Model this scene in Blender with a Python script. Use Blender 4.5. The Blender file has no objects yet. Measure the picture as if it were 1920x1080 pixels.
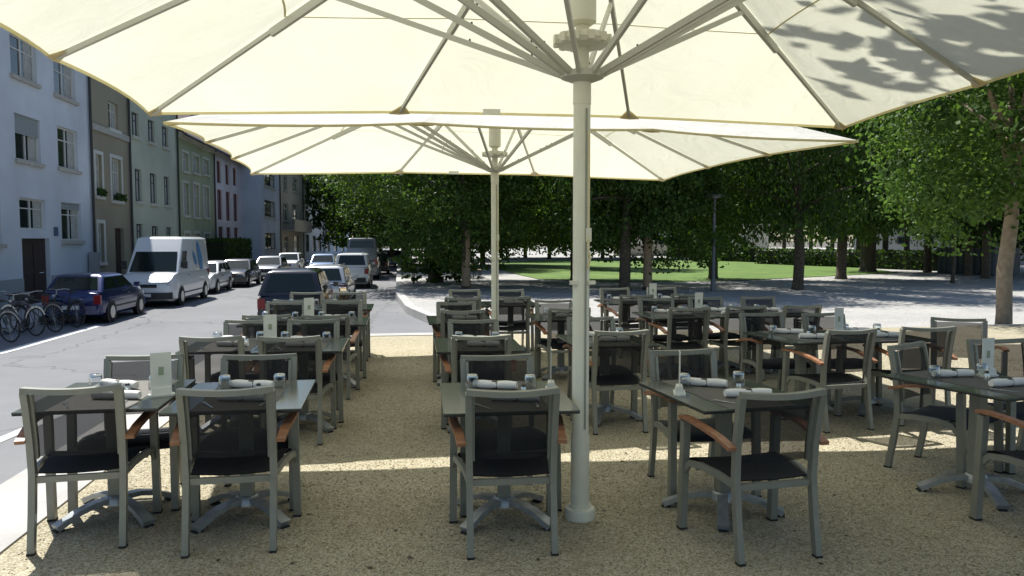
import bpy, bmesh, math, random
import numpy as np
from mathutils import Vector, Matrix

random.seed(7)
SC = bpy.context.scene
COL = SC.collection
R = math.radians

# ------------------------------------------------------------------ camera
F_PX, CX, CY, HORIZON = 1450.0, 960.0, 540.0, 450.0
EYE = 1.67
YAW = R(8.24)
PITCH = math.atan((CY - HORIZON) / F_PX)
cam_d = bpy.data.cameras.new('camera')
cam_d.sensor_width = 36.0
cam_d.lens = F_PX / 1920.0 * 36.0
cam_d.clip_end = 6000.0
cam = bpy.data.objects.new('camera', cam_d)
COL.objects.link(cam)
cam.location = (0, 0, EYE)
cam.rotation_euler = (math.pi / 2 - PITCH, 0, -YAW)
SC.camera = cam

# ------------------------------------------------------------------ sky and sun
SUN = Vector((-0.88, 1.60, 2.75)).normalized()
SUN_EL = math.asin(SUN.z)
SUN_AZ = math.atan2(SUN.x, SUN.y)          # clockwise from +Y
w = bpy.data.worlds.new('World')
SC.world = w
w.use_nodes = True
nt = w.node_tree
sky = nt.nodes.new('ShaderNodeTexSky')
sky.sky_type = 'NISHITA'
sky.sun_disc = False
sky.sun_elevation = SUN_EL
sky.sun_rotation = SUN_AZ
sky.air_density = 1.0
sky.dust_density = 0.6
nt.nodes['Background'].inputs['Strength'].default_value = 0.085
nt.links.new(sky.outputs['Color'], nt.nodes['Background'].inputs['Color'])
sun_d = bpy.data.lights.new('sun', 'SUN')
sun_d.energy = 5.0
sun_d.angle = R(0.53)
sun_d.color = (1.0, 0.972, 0.92)
sun = bpy.data.objects.new('sun', sun_d)
COL.objects.link(sun)
sun.rotation_euler = SUN.to_track_quat('Z', 'Y').to_euler()
SC.view_settings.view_transform = 'Standard'
SC.view_settings.look = 'None'
SC.view_settings.exposure = 0.68
SC.view_settings.gamma = 1.0
SC.render.engine = 'CYCLES'
SC.cycles.use_denoising = True
SC.cycles.max_bounces = 10
SC.cycles.diffuse_bounces = 5
SC.cycles.transparent_max_bounces = 24
SC.cycles.caustics_reflective = False
SC.cycles.caustics_refractive = False
SC.cycles.sample_clamp_indirect = 6.0

# ------------------------------------------------------------------ pixel helpers (photograph is 1920 x 1080)
_CR = cam.rotation_euler.to_matrix()
def ray(px, py):
    return _CR @ Vector(((px - CX) / F_PX, (CY - py) / F_PX, -1.0))
def P(px, py, z=0.0):
    d = ray(px, py)
    t = (z - EYE) / d.z
    return Vector((d.x * t, d.y * t, z))
def PD(px, py, depth):
    d = ray(px, py)
    return Vector((0, 0, EYE)) + d * depth
def depth_of(x, y, z=0.0):
    return -( _CR.transposed() @ (Vector((x, y, z)) - Vector((0, 0, EYE)))).z

# ------------------------------------------------------------------ materials
MATS = {}
def mat(name, col, rough=0.6, metal=0.0, spec=0.5, noise=0.0, nscale=8.0, bump=0.0, bscale=60.0, col2=None, detail=4.0):
    if name in MATS:
        return MATS[name]
    m = bpy.data.materials.new(name)
    m.use_nodes = True
    n = m.node_tree
    b = n.nodes['Principled BSDF']
    b.inputs['Roughness'].default_value = rough
    b.inputs['Metallic'].default_value = metal
    b.inputs['Specular IOR Level'].default_value = spec
    c = tuple(col) + (1,)
    b.inputs['Base Color'].default_value = c
    if noise > 0 or col2:
        tc = n.nodes.new('ShaderNodeTexCoord')
        nz = n.nodes.new('ShaderNodeTexNoise')
        nz.inputs['Scale'].default_value = nscale
        nz.inputs['Detail'].default_value = detail
        n.links.new(tc.outputs['Object'], nz.inputs['Vector'])
        rp = n.nodes.new('ShaderNodeValToRGB')
        rp.color_ramp.elements[0].position = 0.32
        rp.color_ramp.elements[1].position = 0.68
        lo = col2 if col2 else tuple(max(0, x * (1 - noise)) for x in col)
        hi = col if col2 else tuple(min(1, x * (1 + noise)) for x in col)
        rp.color_ramp.elements[0].color = tuple(lo) + (1,)
        rp.color_ramp.elements[1].color = tuple(hi) + (1,)
        n.links.new(nz.outputs['Fac'], rp.inputs['Fac'])
        n.links.new(rp.outputs['Color'], b.inputs['Base Color'])
    if bump > 0:
        tc = n.nodes.new('ShaderNodeTexCoord')
        nz = n.nodes.new('ShaderNodeTexNoise')
        nz.inputs['Scale'].default_value = bscale
        nz.inputs['Detail'].default_value = 5.0
        n.links.new(tc.outputs['Object'], nz.inputs['Vector'])
        bp = n.nodes.new('ShaderNodeBump')
        bp.inputs['Strength'].default_value = bump
        bp.inputs['Distance'].default_value = 0.02
        n.links.new(nz.outputs['Fac'], bp.inputs['Height'])
        n.links.new(bp.outputs['Normal'], b.inputs['Normal'])
    MATS[name] = m
    return m

def gravel_mat(name, lo, mid, hi, scale, patch):
    m = bpy.data.materials.new(name)
    m.use_nodes = True
    n = m.node_tree
    L = n.links
    b = n.nodes['Principled BSDF']
    b.inputs['Roughness'].default_value = 0.95
    b.inputs['Specular IOR Level'].default_value = 0.15
    tc = n.nodes.new('ShaderNodeTexCoord')
    vo = n.nodes.new('ShaderNodeTexVoronoi')
    vo.inputs['Scale'].default_value = scale
    L.new(tc.outputs['Object'], vo.inputs['Vector'])
    sep = n.nodes.new('ShaderNodeSeparateColor')
    L.new(vo.outputs['Color'], sep.inputs['Color'])
    rp = n.nodes.new('ShaderNodeValToRGB')
    e = rp.color_ramp.elements
    e[0].position, e[0].color = 0.0, tuple(lo) + (1,)
    e[1].position, e[1].color = 1.0, tuple(hi) + (1,)
    k = e.new(0.45); k.color = tuple(mid) + (1,)
    L.new(sep.outputs['Red'], rp.inputs['Fac'])
    nz = n.nodes.new('ShaderNodeTexNoise')
    nz.inputs['Scale'].default_value = 0.9
    nz.inputs['Detail'].default_value = 8.0
    nz.inputs['Roughness'].default_value = 0.7
    L.new(tc.outputs['Object'], nz.inputs['Vector'])
    r2 = n.nodes.new('ShaderNodeValToRGB')
    r2.color_ramp.elements[0].position = 0.3
    r2.color_ramp.elements[1].position = 0.72
    r2.color_ramp.elements[0].color = tuple(patch) + (1,)
    r2.color_ramp.elements[1].color = (1.06, 1.05, 1.03, 1)
    L.new(nz.outputs['Fac'], r2.inputs['Fac'])
    mx = n.nodes.new('ShaderNodeMix')
    mx.data_type = 'RGBA'
    mx.blend_type = 'MULTIPLY'
    mx.inputs['Factor'].default_value = 1.0
    L.new(rp.outputs['Color'], mx.inputs['A'])
    L.new(r2.outputs['Color'], mx.inputs['B'])
    L.new(mx.outputs['Result'], b.inputs['Base Color'])
    bp = n.nodes.new('ShaderNodeBump')
    bp.inputs['Strength'].default_value = 0.9
    bp.inputs['Distance'].default_value = 0.004
    bp.invert = True
    L.new(vo.outputs['Distance'], bp.inputs['Height'])
    nz2 = n.nodes.new('ShaderNodeTexNoise')
    nz2.inputs['Scale'].default_value = 9.0
    nz2.inputs['Detail'].default_value = 6.0
    L.new(tc.outputs['Object'], nz2.inputs['Vector'])
    bp2 = n.nodes.new('ShaderNodeBump')
    bp2.inputs['Strength'].default_value = 0.5
    bp2.inputs['Distance'].default_value = 0.05
    L.new(nz2.outputs['Fac'], bp2.inputs['Height'])
    L.new(bp2.outputs['Normal'], bp.inputs['Normal'])
    L.new(bp.outputs['Normal'], b.inputs['Normal'])
    MATS[name] = m
    return m

def asphalt_mat():
    m = bpy.data.materials.new('asphalt')
    m.use_nodes = True
    n = m.node_tree
    L = n.links
    b = n.nodes['Principled BSDF']
    b.inputs['Roughness'].default_value = 0.85
    b.inputs['Specular IOR Level'].default_value = 0.25
    tc = n.nodes.new('ShaderNodeTexCoord')
    nz = n.nodes.new('ShaderNodeTexNoise')
    nz.inputs['Scale'].default_value = 0.35
    nz.inputs['Detail'].default_value = 9.0
    nz.inputs['Roughness'].default_value = 0.72
    L.new(tc.outputs['Object'], nz.inputs['Vector'])
    rp = n.nodes.new('ShaderNodeValToRGB')
    rp.color_ramp.elements[0].position = 0.3
    rp.color_ramp.elements[1].position = 0.75
    rp.color_ramp.elements[0].color = (0.155, 0.157, 0.165, 1)
    rp.color_ramp.elements[1].color = (0.215, 0.217, 0.222, 1)
    L.new(nz.outputs['Fac'], rp.inputs['Fac'])
    # cracks and patches
    vo = n.nodes.new('ShaderNodeTexVoronoi')
    vo.feature = 'DISTANCE_TO_EDGE'
    vo.inputs['Scale'].default_value = 0.22
    mp = n.nodes.new('ShaderNodeMapping')
    mp.inputs['Scale'].default_value = (1.0, 0.5, 1.0)
    wz = n.nodes.new('ShaderNodeTexNoise')
    wz.inputs['Scale'].default_value = 1.6
    wz.inputs['Detail'].default_value = 5
    va = n.nodes.new('ShaderNodeVectorMath')
    va.operation = 'MULTIPLY_ADD'
    va.inputs[1].default_value = (0.6, 0.6, 0.6)
    L.new(tc.outputs['Object'], mp.inputs['Vector'])
    L.new(tc.outputs['Object'], wz.inputs['Vector'])
    L.new(wz.outputs['Color'], va.inputs[0])
    L.new(mp.outputs['Vector'], va.inputs[2])
    L.new(va.outputs['Vector'], vo.inputs['Vector'])
    cr = n.nodes.new('ShaderNodeValToRGB')
    cr.color_ramp.elements[0].position = 0.0
    cr.color_ramp.elements[1].position = 0.006
    cr.color_ramp.elements[0].color = (0.55, 0.55, 0.55, 1)
    cr.color_ramp.elements[1].color = (1, 1, 1, 1)
    L.new(vo.outputs['Distance'], cr.inputs['Fac'])
    mx = n.nodes.new('ShaderNodeMix')
    mx.data_type = 'RGBA'
    mx.blend_type = 'MULTIPLY'
    mx.inputs['Factor'].default_value = 1.0
    L.new(rp.outputs['Color'], mx.inputs['A'])
    L.new(cr.outputs['Color'], mx.inputs['B'])
    L.new(mx.outputs['Result'], b.inputs['Base Color'])
    n3 = n.nodes.new('ShaderNodeTexNoise')
    n3.inputs['Scale'].default_value = 90
    n3.inputs['Detail'].default_value = 3
    L.new(tc.outputs['Object'], n3.inputs['Vector'])
    bp = n.nodes.new('ShaderNodeBump')
    bp.inputs['Strength'].default_value = 0.5
    bp.inputs['Distance'].default_value = 0.01
    L.new(n3.outputs['Fac'], bp.inputs['Height'])
    L.new(bp.outputs['Normal'], b.inputs['Normal'])
    MATS['asphalt'] = m
    return m

def cloth_mat(name, d0, d1, t0, t1, fac):
    m = bpy.data.materials.new(name)
    m.use_nodes = True
    n = m.node_tree
    L = n.links
    n.nodes.remove(n.nodes['Principled BSDF'])
    out = n.nodes['Material Output']
    df = n.nodes.new('ShaderNodeBsdfDiffuse')
    tr = n.nodes.new('ShaderNodeBsdfTranslucent')
    mx = n.nodes.new('ShaderNodeMixShader')
    mx.inputs['Fac'].default_value = fac
    tc = n.nodes.new('ShaderNodeTexCoord')
    nz = n.nodes.new('ShaderNodeTexNoise')
    nz.inputs['Scale'].default_value = 1.3
    nz.inputs['Detail'].default_value = 6
    L.new(tc.outputs['Object'], nz.inputs['Vector'])
    def ramp(a, bcol):
        r = n.nodes.new('ShaderNodeValToRGB')
        r.color_ramp.elements[0].position = 0.3
        r.color_ramp.elements[1].position = 0.7
        r.color_ramp.elements[0].color = a + (1,)
        r.color_ramp.elements[1].color = bcol + (1,)
        L.new(nz.outputs['Fac'], r.inputs['Fac'])
        return r
    L.new(ramp(d0, d1).outputs['Color'], df.inputs['Color'])
    L.new(ramp(t0, t1).outputs['Color'], tr.inputs['Color'])
    wv = n.nodes.new('ShaderNodeTexNoise')
    wv.inputs['Scale'].default_value = 2.6
    wv.inputs['Detail'].default_value = 5
    wv.inputs['Distortion'].default_value = 1.2
    L.new(tc.outputs['Object'], wv.inputs['Vector'])
    bp = n.nodes.new('ShaderNodeBump')
    bp.inputs['Strength'].default_value = 0.45
    bp.inputs['Distance'].default_value = 0.06
    L.new(wv.outputs['Fac'], bp.inputs['Height'])
    L.new(bp.outputs['Normal'], df.inputs['Normal'])
    L.new(bp.outputs['Normal'], tr.inputs['Normal'])
    L.new(df.outputs[0], mx.inputs[1])
    L.new(tr.outputs[0], mx.inputs[2])
    L.new(mx.outputs[0], out.inputs['Surface'])
    MATS[name] = m
    return m

def mesh_fabric_mat():
    m = bpy.data.materials.new('black_mesh_fabric')
    m.use_nodes = True
    n = m.node_tree
    L = n.links
    b = n.nodes['Principled BSDF']
    b.inputs['Base Color'].default_value = (0.016, 0.017, 0.019, 1)
    b.inputs['Roughness'].default_value = 0.65
    b.inputs['Specular IOR Level'].default_value = 0.2
    out = n.nodes['Material Output']
    tp = n.nodes.new('ShaderNodeBsdfTransparent')
    mx = n.nodes.new('ShaderNodeMixShader')
    mx.inputs['Fac'].default_value = 0.80
    L.new(tp.outputs[0], mx.inputs[1])
    L.new(b.outputs[0], mx.inputs[2])
    L.new(mx.outputs[0], out.inputs['Surface'])
    MATS['black_mesh_fabric'] = m
    return m

def leaf_mat(name, c1, c2, trans=0.45):
    m = bpy.data.materials.new(name)
    m.use_nodes = True
    n = m.node_tree
    L = n.links
    b = n.nodes['Principled BSDF']
    b.inputs['Roughness'].default_value = 0.55
    b.inputs['Specular IOR Level'].default_value = 0.25
    out = n.nodes['Material Output']
    g = n.nodes.new('ShaderNodeNewGeometry')
    rp = n.nodes.new('ShaderNodeValToRGB')
    rp.color_ramp.elements[0].color = tuple(c1) + (1,)
    rp.color_ramp.elements[1].color = tuple(c2) + (1,)
    tc = n.nodes.new('ShaderNodeTexCoord')
    nz = n.nodes.new('ShaderNodeTexNoise')
    nz.inputs['Scale'].default_value = 0.9
    nz.inputs['Detail'].default_value = 3
    L.new(tc.outputs['Object'], nz.inputs['Vector'])
    mr = n.nodes.new('ShaderNodeMapRange')
    mr.inputs['From Min'].default_value = 0.32
    mr.inputs['From Max'].default_value = 0.68
    L.new(nz.outputs['Fac'], mr.inputs['Value'])
    av = n.nodes.new('ShaderNodeMix')
    av.inputs['Factor'].default_value = 0.55
    L.new(g.outputs['Random Per Island'], av.inputs['A'])
    L.new(mr.outputs['Result'], av.inputs['B'])
    L.new(av.outputs['Result'], rp.inputs['Fac'])
    L.new(rp.outputs['Color'], b.inputs['Base Color'])
    tr = n.nodes.new('ShaderNodeBsdfTranslucent')
    hs = n.nodes.new('ShaderNodeHueSaturation')
    hs.inputs['Hue'].default_value = 0.485
    hs.inputs['Saturation'].default_value = 1.15
    hs.inputs['Value'].default_value = 1.9
    L.new(rp.outputs['Color'], hs.inputs['Color'])
    L.new(hs.outputs['Color'], tr.inputs['Color'])
    mx = n.nodes.new('ShaderNodeMixShader')
    mx.inputs['Fac'].default_value = trans
    L.new(b.outputs[0], mx.inputs[1])
    L.new(tr.outputs[0], mx.inputs[2])
    L.new(mx.outputs[0], out.inputs['Surface'])
    MATS[name] = m
    return m

def glass_mat():
    m = bpy.data.materials.new('tumbler_glass')
    m.use_nodes = True
    n = m.node_tree
    L = n.links
    n.nodes.remove(n.nodes['Principled BSDF'])
    out = n.nodes['Material Output']
    tp = n.nodes.new('ShaderNodeBsdfTransparent')
    tp.inputs['Color'].default_value = (0.86, 0.89, 0.90, 1)
    gl = n.nodes.new('ShaderNodeBsdfGlossy')
    gl.inputs['Roughness'].default_value = 0.06
    fr = n.nodes.new('ShaderNodeLayerWeight')
    fr.inputs['Blend'].default_value = 0.45
    mx = n.nodes.new('ShaderNodeMixShader')
    L.new(fr.outputs['Facing'], mx.inputs['Fac'])
    L.new(tp.outputs[0], mx.inputs[1])
    L.new(gl.outputs[0], mx.inputs[2])
    L.new(mx.outputs[0], out.inputs['Surface'])
    MATS['tumbler_glass'] = m
    return m

gravel_mat('gravel', (0.225, 0.192, 0.123), (0.385, 0.345, 0.248), (0.53, 0.50, 0.395), 110.0, (0.80, 0.785, 0.75))
gravel_mat('plaza_gravel', (0.30, 0.292, 0.275), (0.40, 0.392, 0.37), (0.50, 0.49, 0.465), 40.0, (0.82, 0.82, 0.82))
asphalt_mat()
cloth_mat('parasol_cloth', (0.84, 0.83, 0.78), (0.90, 0.89, 0.85), (0.87, 0.868, 0.675), (0.92, 0.918, 0.74), 0.35)
cloth_mat('seam_cloth', (0.7, 0.66, 0.5), (0.75, 0.7, 0.55), (0.80, 0.74, 0.42), (0.85, 0.80, 0.5), 0.33)
cloth_mat('pocket_cloth', (0.60, 0.52, 0.34), (0.66, 0.58, 0.40), (0.70, 0.60, 0.34), (0.78, 0.68, 0.40), 0.35)
cloth_mat('hem_cloth', (0.72, 0.66, 0.42), (0.78, 0.72, 0.48), (0.85, 0.80, 0.50), (0.9, 0.85, 0.58), 0.4)
mesh_fabric_mat(); glass_mat()
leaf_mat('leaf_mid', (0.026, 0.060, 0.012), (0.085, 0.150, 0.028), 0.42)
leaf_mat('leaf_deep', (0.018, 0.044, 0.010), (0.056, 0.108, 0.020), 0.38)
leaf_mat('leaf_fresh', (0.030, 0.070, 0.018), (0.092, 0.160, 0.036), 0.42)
mat('chair_metal', (0.235, 0.240, 0.205), 0.42, 0.25, noise=0.06, nscale=14)
mat('cast_metal', (0.36, 0.38, 0.385), 0.40, 0.55, noise=0.12, nscale=20)
mat('teak', (0.31, 0.145, 0.075), 0.45, noise=0.25, nscale=22, bump=0.1, bscale=90)
mat('tabletop', (0.085, 0.098, 0.084), 0.18, 0.0, spec=0.55, noise=0.10, nscale=9)
mat('tabletop_edge', (0.02, 0.02, 0.02), 0.5)
mat('runner_cloth', (0.105, 0.100, 0.088), 0.75, noise=0.10, nscale=60)
mat('rubber', (0.018, 0.018, 0.018), 0.75)
mat('napkin', (0.80, 0.79, 0.76), 0.85, bump=0.3, bscale=50)
mat('napkin_band', (0.055, 0.045, 0.035), 0.6)
mat('steel', (0.62, 0.62, 0.60), 0.22, 0.9)
mat('card', (0.72, 0.73, 0.66), 0.6, noise=0.05, nscale=12)
mat('card_print', (0.30, 0.36, 0.24), 0.7)
mat('slot_paint', (0.26, 0.27, 0.23), 0.5)
mat('parasol_paint', (0.66, 0.65, 0.53), 0.38, 0.0, noise=0.05, nscale=6)
mat('rib_paint', (0.50, 0.50, 0.43), 0.45)
mat('concrete', (0.40, 0.39, 0.37), 0.85, noise=0.14, nscale=1.7, bump=0.3, bscale=40)
mat('kerbstone', (0.42, 0.415, 0.40), 0.8, noise=0.16, nscale=1.3, bump=0.3, bscale=30)
mat('road_paint', (0.62, 0.62, 0.60), 0.75, col2=(0.40, 0.40, 0.39), nscale=5.0, detail=8)
mat('lawn_grass', (0.120, 0.195, 0.028), 0.9, col2=(0.062, 0.125, 0.018), nscale=0.9, bump=0.8, bscale=40, detail=9)
mat('earth', (0.11, 0.10, 0.075), 0.95, noise=0.3, nscale=0.5)
mat('bark', (0.085, 0.068, 0.050), 0.95, noise=0.35, nscale=9, bump=0.7, bscale=18)
mat('bark_pale', (0.30, 0.235, 0.165), 0.9, noise=0.22, nscale=7, bump=0.5, bscale=22)
mat('trunk_wrap', (0.36, 0.265, 0.175), 0.95, noise=0.16, nscale=16, bump=0.5, bscale=70)
mat('window_glass', (0.018, 0.024, 0.028), 0.06, spec=0.7)
mat('window_paint', (0.62, 0.62, 0.58), 0.5)
mat('curtain_cloth', (0.42, 0.42, 0.39), 0.9, noise=0.2, nscale=12)
mat('blind', (0.30, 0.33, 0.34), 0.6)
mat('stone_sill', (0.44, 0.42, 0.37), 0.85, noise=0.1, nscale=5)
mat('pipe_metal', (0.045, 0.048, 0.05), 0.5, 0.3)
mat('door_wood', (0.040, 0.022, 0.018), 0.5, noise=0.2, nscale=6)
mat('roof_tile', (0.085, 0.055, 0.042), 0.85, noise=0.3, nscale=7, bump=0.6, bscale=16)
mat('car_glass', (0.012, 0.020, 0.018), 0.05, spec=0.5, bump=0.35, bscale=1.6)
mat('tyre', (0.016, 0.016, 0.017), 0.85)
mat('alloy', (0.50, 0.50, 0.50), 0.32, 0.8)
mat('bumper_black', (0.025, 0.026, 0.028), 0.55)
mat('lamp_red', (0.22, 0.012, 0.015), 0.2)
mat('lamp_clear', (0.60, 0.62, 0.62), 0.12, 0.3)
mat('plate', (0.70, 0.70, 0.66), 0.5)
mat('grey_panel', (0.055, 0.065, 0.075), 0.6, noise=0.15, nscale=2)
# ------------------------------------------------------------------ mesh builder
class MB:
    def __init__(s):
        s.v = []; s.f = []
    def add(s, vs, fs):
        o = len(s.v)
        s.v += [tuple(v) for v in vs]
        s.f += [tuple(i + o for i in f) for f in fs]
    def box(s, c, size, rz=0.0, mtx=None):
        hx, hy, hz = size[0] / 2, size[1] / 2, size[2] / 2
        vs = [Vector((x, y, z)) for z in (-hz, hz) for x, y in ((-hx, -hy), (hx, -hy), (hx, hy), (-hx, hy))]
        if mtx is not None:
            vs = [mtx @ v for v in vs]
        elif rz:
            m = Matrix.Rotation(rz, 3, 'Z')
            vs = [m @ v for v in vs]
        c = Vector(c)
        s.add([v + c for v in vs], [(3, 2, 1, 0), (4, 5, 6, 7), (0, 1, 5, 4), (1, 2, 6, 5), (2, 3, 7, 6), (3, 0, 4, 7)])
    def box2(s, a, b):
        s.box([(a[i] + b[i]) / 2 for i in range(3)], [abs(b[i] - a[i]) for i in range(3)])
    def sweep(s, pts, prof, up=(0, 0, 1), scale=None, closed=False):
        pts = [Vector(p) for p in pts]
        n, k = len(pts), len(prof)
        rings = []
        for i, p in enumerate(pts):
            if closed:
                t = pts[(i + 1) % n] - pts[i - 1]
            else:
                t = pts[min(i + 1, n - 1)] - pts[max(i - 1, 0)]
            t.normalize()
            u = Vector(up)
            if abs(t.dot(u)) > 0.97:
                u = Vector((0, 1, 0)) if abs(t.y) < 0.9 else Vector((1, 0, 0))
            sx = t.cross(u).normalized()
            sy = sx.cross(t).normalized()
            sc = scale[i] if scale else 1.0
            rings.append([p + sx * (a * sc) + sy * (b * sc) for a, b in prof])
        vs = [v for r in rings for v in r]
        fs = []
        m = n if closed else n - 1
        for i in range(m):
            j = (i + 1) % n
            for a in range(k):
                b = (a + 1) % k
                fs.append((i * k + a, i * k + b, j * k + b, j * k + a))
        if not closed:
            fs.append(tuple(reversed(range(k))))
            fs.append(tuple((n - 1) * k + a for a in range(k)))
        s.add(vs, fs)
    def bar(s, pts, wd, ht, up=(0, 0, 1), scale=None):
        a, b = wd / 2, ht / 2
        s.sweep(pts, [(-a, -b), (a, -b), (a, b), (-a, b)], up, scale)
    def tube(s, pts, r, n=8, scale=None, closed=False, up=(0, 0, 1)):
        s.sweep(pts, [(r * math.cos(2 * math.pi * i / n), r * math.sin(2 * math.pi * i / n)) for i in range(n)], up, scale, closed)
    def lathe(s, prof, n=16, c=(0, 0, 0), capb=True, capt=True):
        vs, fs = [], []
        for r, z in prof:
            for i in range(n):
                a = 2 * math.pi * i / n
                vs.append((c[0] + r * math.cos(a), c[1] + r * math.sin(a), c[2] + z))
        for j in range(len(prof) - 1):
            for i in range(n):
                k = (i + 1) % n
                fs.append((j * n + i, j * n + k, (j + 1) * n + k, (j + 1) * n + i))
        if capb: fs.append(tuple(reversed(range(n))))
        if capt: fs.append(tuple((len(prof) - 1) * n + i for i in range(n)))
        s.add(vs, fs)
    def prism(s, poly, z0, z1):
        n = len(poly)
        s.add([(x, y, z0) for x, y in poly] + [(x, y, z1) for x, y in poly],
              [tuple(reversed(range(n))), tuple(range(n, 2 * n))] + [(i, (i + 1) % n, n + (i + 1) % n, n + i) for i in range(n)])
    def quad(s, a, b, c, d):
        s.add([a, b, c, d], [(0, 1, 2, 3)])
    def build(s, name, material, parent=None, smooth=None, fix=True, bevel=0.0):
        me = bpy.data.meshes.new(name)
        me.from_pydata(s.v, [], s.f)
        me.update()
        if fix:
            bm = bmesh.new(); bm.from_mesh(me)
            bmesh.ops.recalc_face_normals(bm, faces=bm.faces)
            if bevel:
                bmesh.ops.bevel(bm, geom=list(bm.edges), offset=bevel, segments=3, profile=0.6, affect='EDGES', clamp_overlap=True)
            bm.to_mesh(me); bm.free()
        if smooth is not None:
            me.shade_smooth()
            me.set_sharp_from_angle(angle=R(smooth))
        me.materials.append(MATS[material] if isinstance(material, str) else material)
        return link(name, me, parent)

def link(name, me, parent=None):
    o = bpy.data.objects.new(name, me)
    COL.objects.link(o)
    if parent is not None:
        o.parent = parent
    return o
def tag(o, label=None, cat=None, group=None, kind=None):
    if label: o['label'] = label
    if cat: o['category'] = cat
    if group: o['group'] = group
    if kind: o['kind'] = kind
    return o
def empty(name, loc=(0, 0, 0), rz=0.0, label=None, cat=None, group=None):
    o = bpy.data.objects.new(name, None)
    COL.objects.link(o)
    o.location = loc
    o.rotation_euler = (0, 0, rz)
    o.empty_display_size = 0.1
    return tag(o, label, cat, group)
KIDS = {}
def copy_tree(src, loc, rz, label=None, group=None):
    def cp(o, parent):
        c = o.copy()
        COL.objects.link(c)
        c.parent = parent
        for ch in o.children:
            cp(ch, c)
        return c
    r = cp(src, None)
    r.location = loc
    r.rotation_euler = (0, 0, rz)
    if label: r['label'] = label
    if group: r['group'] = group
    return r
class Proto:
    """first call of place() moves the built thing itself, later calls copy it with its parts"""
    def __init__(s, root):
        s.root = root; s.used = False
    def place(s, loc, rz, label, group=None):
        if not s.used:
            s.used = True
            s.root.location = loc
            s.root.rotation_euler = (0, 0, rz)
            s.root['label'] = label
            if group: s.root['group'] = group
            return s.root
        return copy_tree(s.root, loc, rz, label, group)

# ------------------------------------------------------------------ ground heights
def sstep(a, b, x):
    t = min(1, max(0, (x - a) / (b - a)))
    return t * t * (3 - 2 * t)
Z_PLAZA, Z_ROAD = -0.52, -0.75
def zp(y):
    return Z_PLAZA * sstep(13.0, 18.5, y)
def zr(y):
    return -0.13 + (Z_ROAD + 0.13) * min(1, max(0, (y - 1.0) / 17.0))

def sheet(name, xs_of, ys, zf, material, nx=2, parent=None):
    m = MB()
    for y in ys:
        x0, x1 = xs_of(y)
        for i in range(nx):
            x = x0 + (x1 - x0) * i / (nx - 1)
            m.v.append((x, y, zf(x, y)))
    for j in range(len(ys) - 1):
        for i in range(nx - 1):
            a = j * nx + i
            m.f.append((a, a + 1, a + nx + 1, a + nx))
    return m.build(name, material, parent, fix=False)
def frange(a, b, n):
    return [a + (b - a) * i / (n - 1) for i in range(n)]

FACE_X = -12.4                    # plane of the house fronts
TERR_X, KERB_X, TERR_Y = -2.12, -2.70, 13.75
tag(sheet('ground', lambda y: (-900, 900), [-300, 0, 300, 3000], lambda x, y: -1.15, 'earth', 3), kind='structure')
YS = frange(-12, 1, 3) + frange(2, 24, 23) + [30, 40, 60, 90, 140, 220]
tag(sheet('road', lambda y: (-10.3, 8.0), YS, lambda x, y: zr(y), 'asphalt', 6), kind='structure')
tag(sheet('pavement', lambda y: (-12.6, -10.3), YS, lambda x, y: zr(y) + 0.12, 'concrete', 3), kind='structure')
m = MB()
for a, b in zip(YS[:-1], YS[1:]):
    m.bar([(-10.22, a, zr(a) + 0.045), (-10.22, b, zr(b) + 0.045)], 0.16, 0.17)
tag(m.build('pavement_kerb', 'kerbstone'), kind='structure')

# terrace under the parasols, its concrete strip towards the road and its far edge
tys = frange(-6, 13.75, 40)
tag(sheet('terrace', lambda y: (TERR_X, 40.0), tys, lambda x, y: zp(y), 'gravel', 30), kind='structure')
m = MB()
m.box2((KERB_X, -6, -1.1), (TERR_X, 13.4, 0.012))
tag(m.build('terrace_kerb', 'concrete'), kind='structure')
m = MB()
m.box2((KERB_X, TERR_Y, -1.1), (1.3, TERR_Y + 0.34, zp(TERR_Y) + 0.012))
m.box2((KERB_X, 13.402, -1.1), (TERR_X, TERR_Y - 0.002, 0.010))
tag(m.build('terrace_edging', 'concrete'), kind='structure')

# plaza behind, with its curved kerb
KP = [(1.30, 14.09)] + [(P(px, py, -0.44).x, P(px, py, -0.44).y) for px, py in ((832, 600), (815, 591), (790, 582), (768, 573), (752, 564), (744, 555))]
KP.append((P(742, 546, -0.5).x, P(742, 546, -0.5).y))
kx = KP[-1][0]
KP += [(kx - 0.02, 34), (kx - 0.02, 60), (kx - 0.02, 100), (kx - 0.02, 215)]
KP.sort(key=lambda q: q[1])
def kerb_at(y):
    for (x0, y0), (x1, y1) in zip(KP[:-1], KP[1:]):
        if y0 <= y <= y1:
            return x0 + (x1 - x0) * (y - y0) / max(1e-6, y1 - y0)
    return KP[-1][0] if y > KP[-1][1] else KP[0][0]
pys = [13.75, 14.09] + frange(14.3, 26, 50) + [30, 40, 60, 90, 140, 215]
tag(sheet('plaza', lambda y: ((40.0 - 1e-3) * 0 + kerb_at(max(y, 14.09)) + 0.28, 120.0), pys, lambda x, y: zp(y), 'plaza_gravel', 30), kind='structure')
tag(sheet('plaza_side', lambda y: (40.0, 120.0), [-6, 4, 13.75], lambda x, y: zp(y), 'plaza_gravel', 3), kind='structure')
m = MB()
kpts = []
for y in [14.10] + frange(14.4, 26, 60) + [32, 45, 70, 120, 215]:
    kpts.append((kerb_at(y) + 0.14, y, (zp(y) + 0.016 - 0.3)))
m.bar(kpts, 0.30, 0.6)
tag(m.build('plaza_kerb', 'kerbstone', smooth=40), kind='structure')

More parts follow.
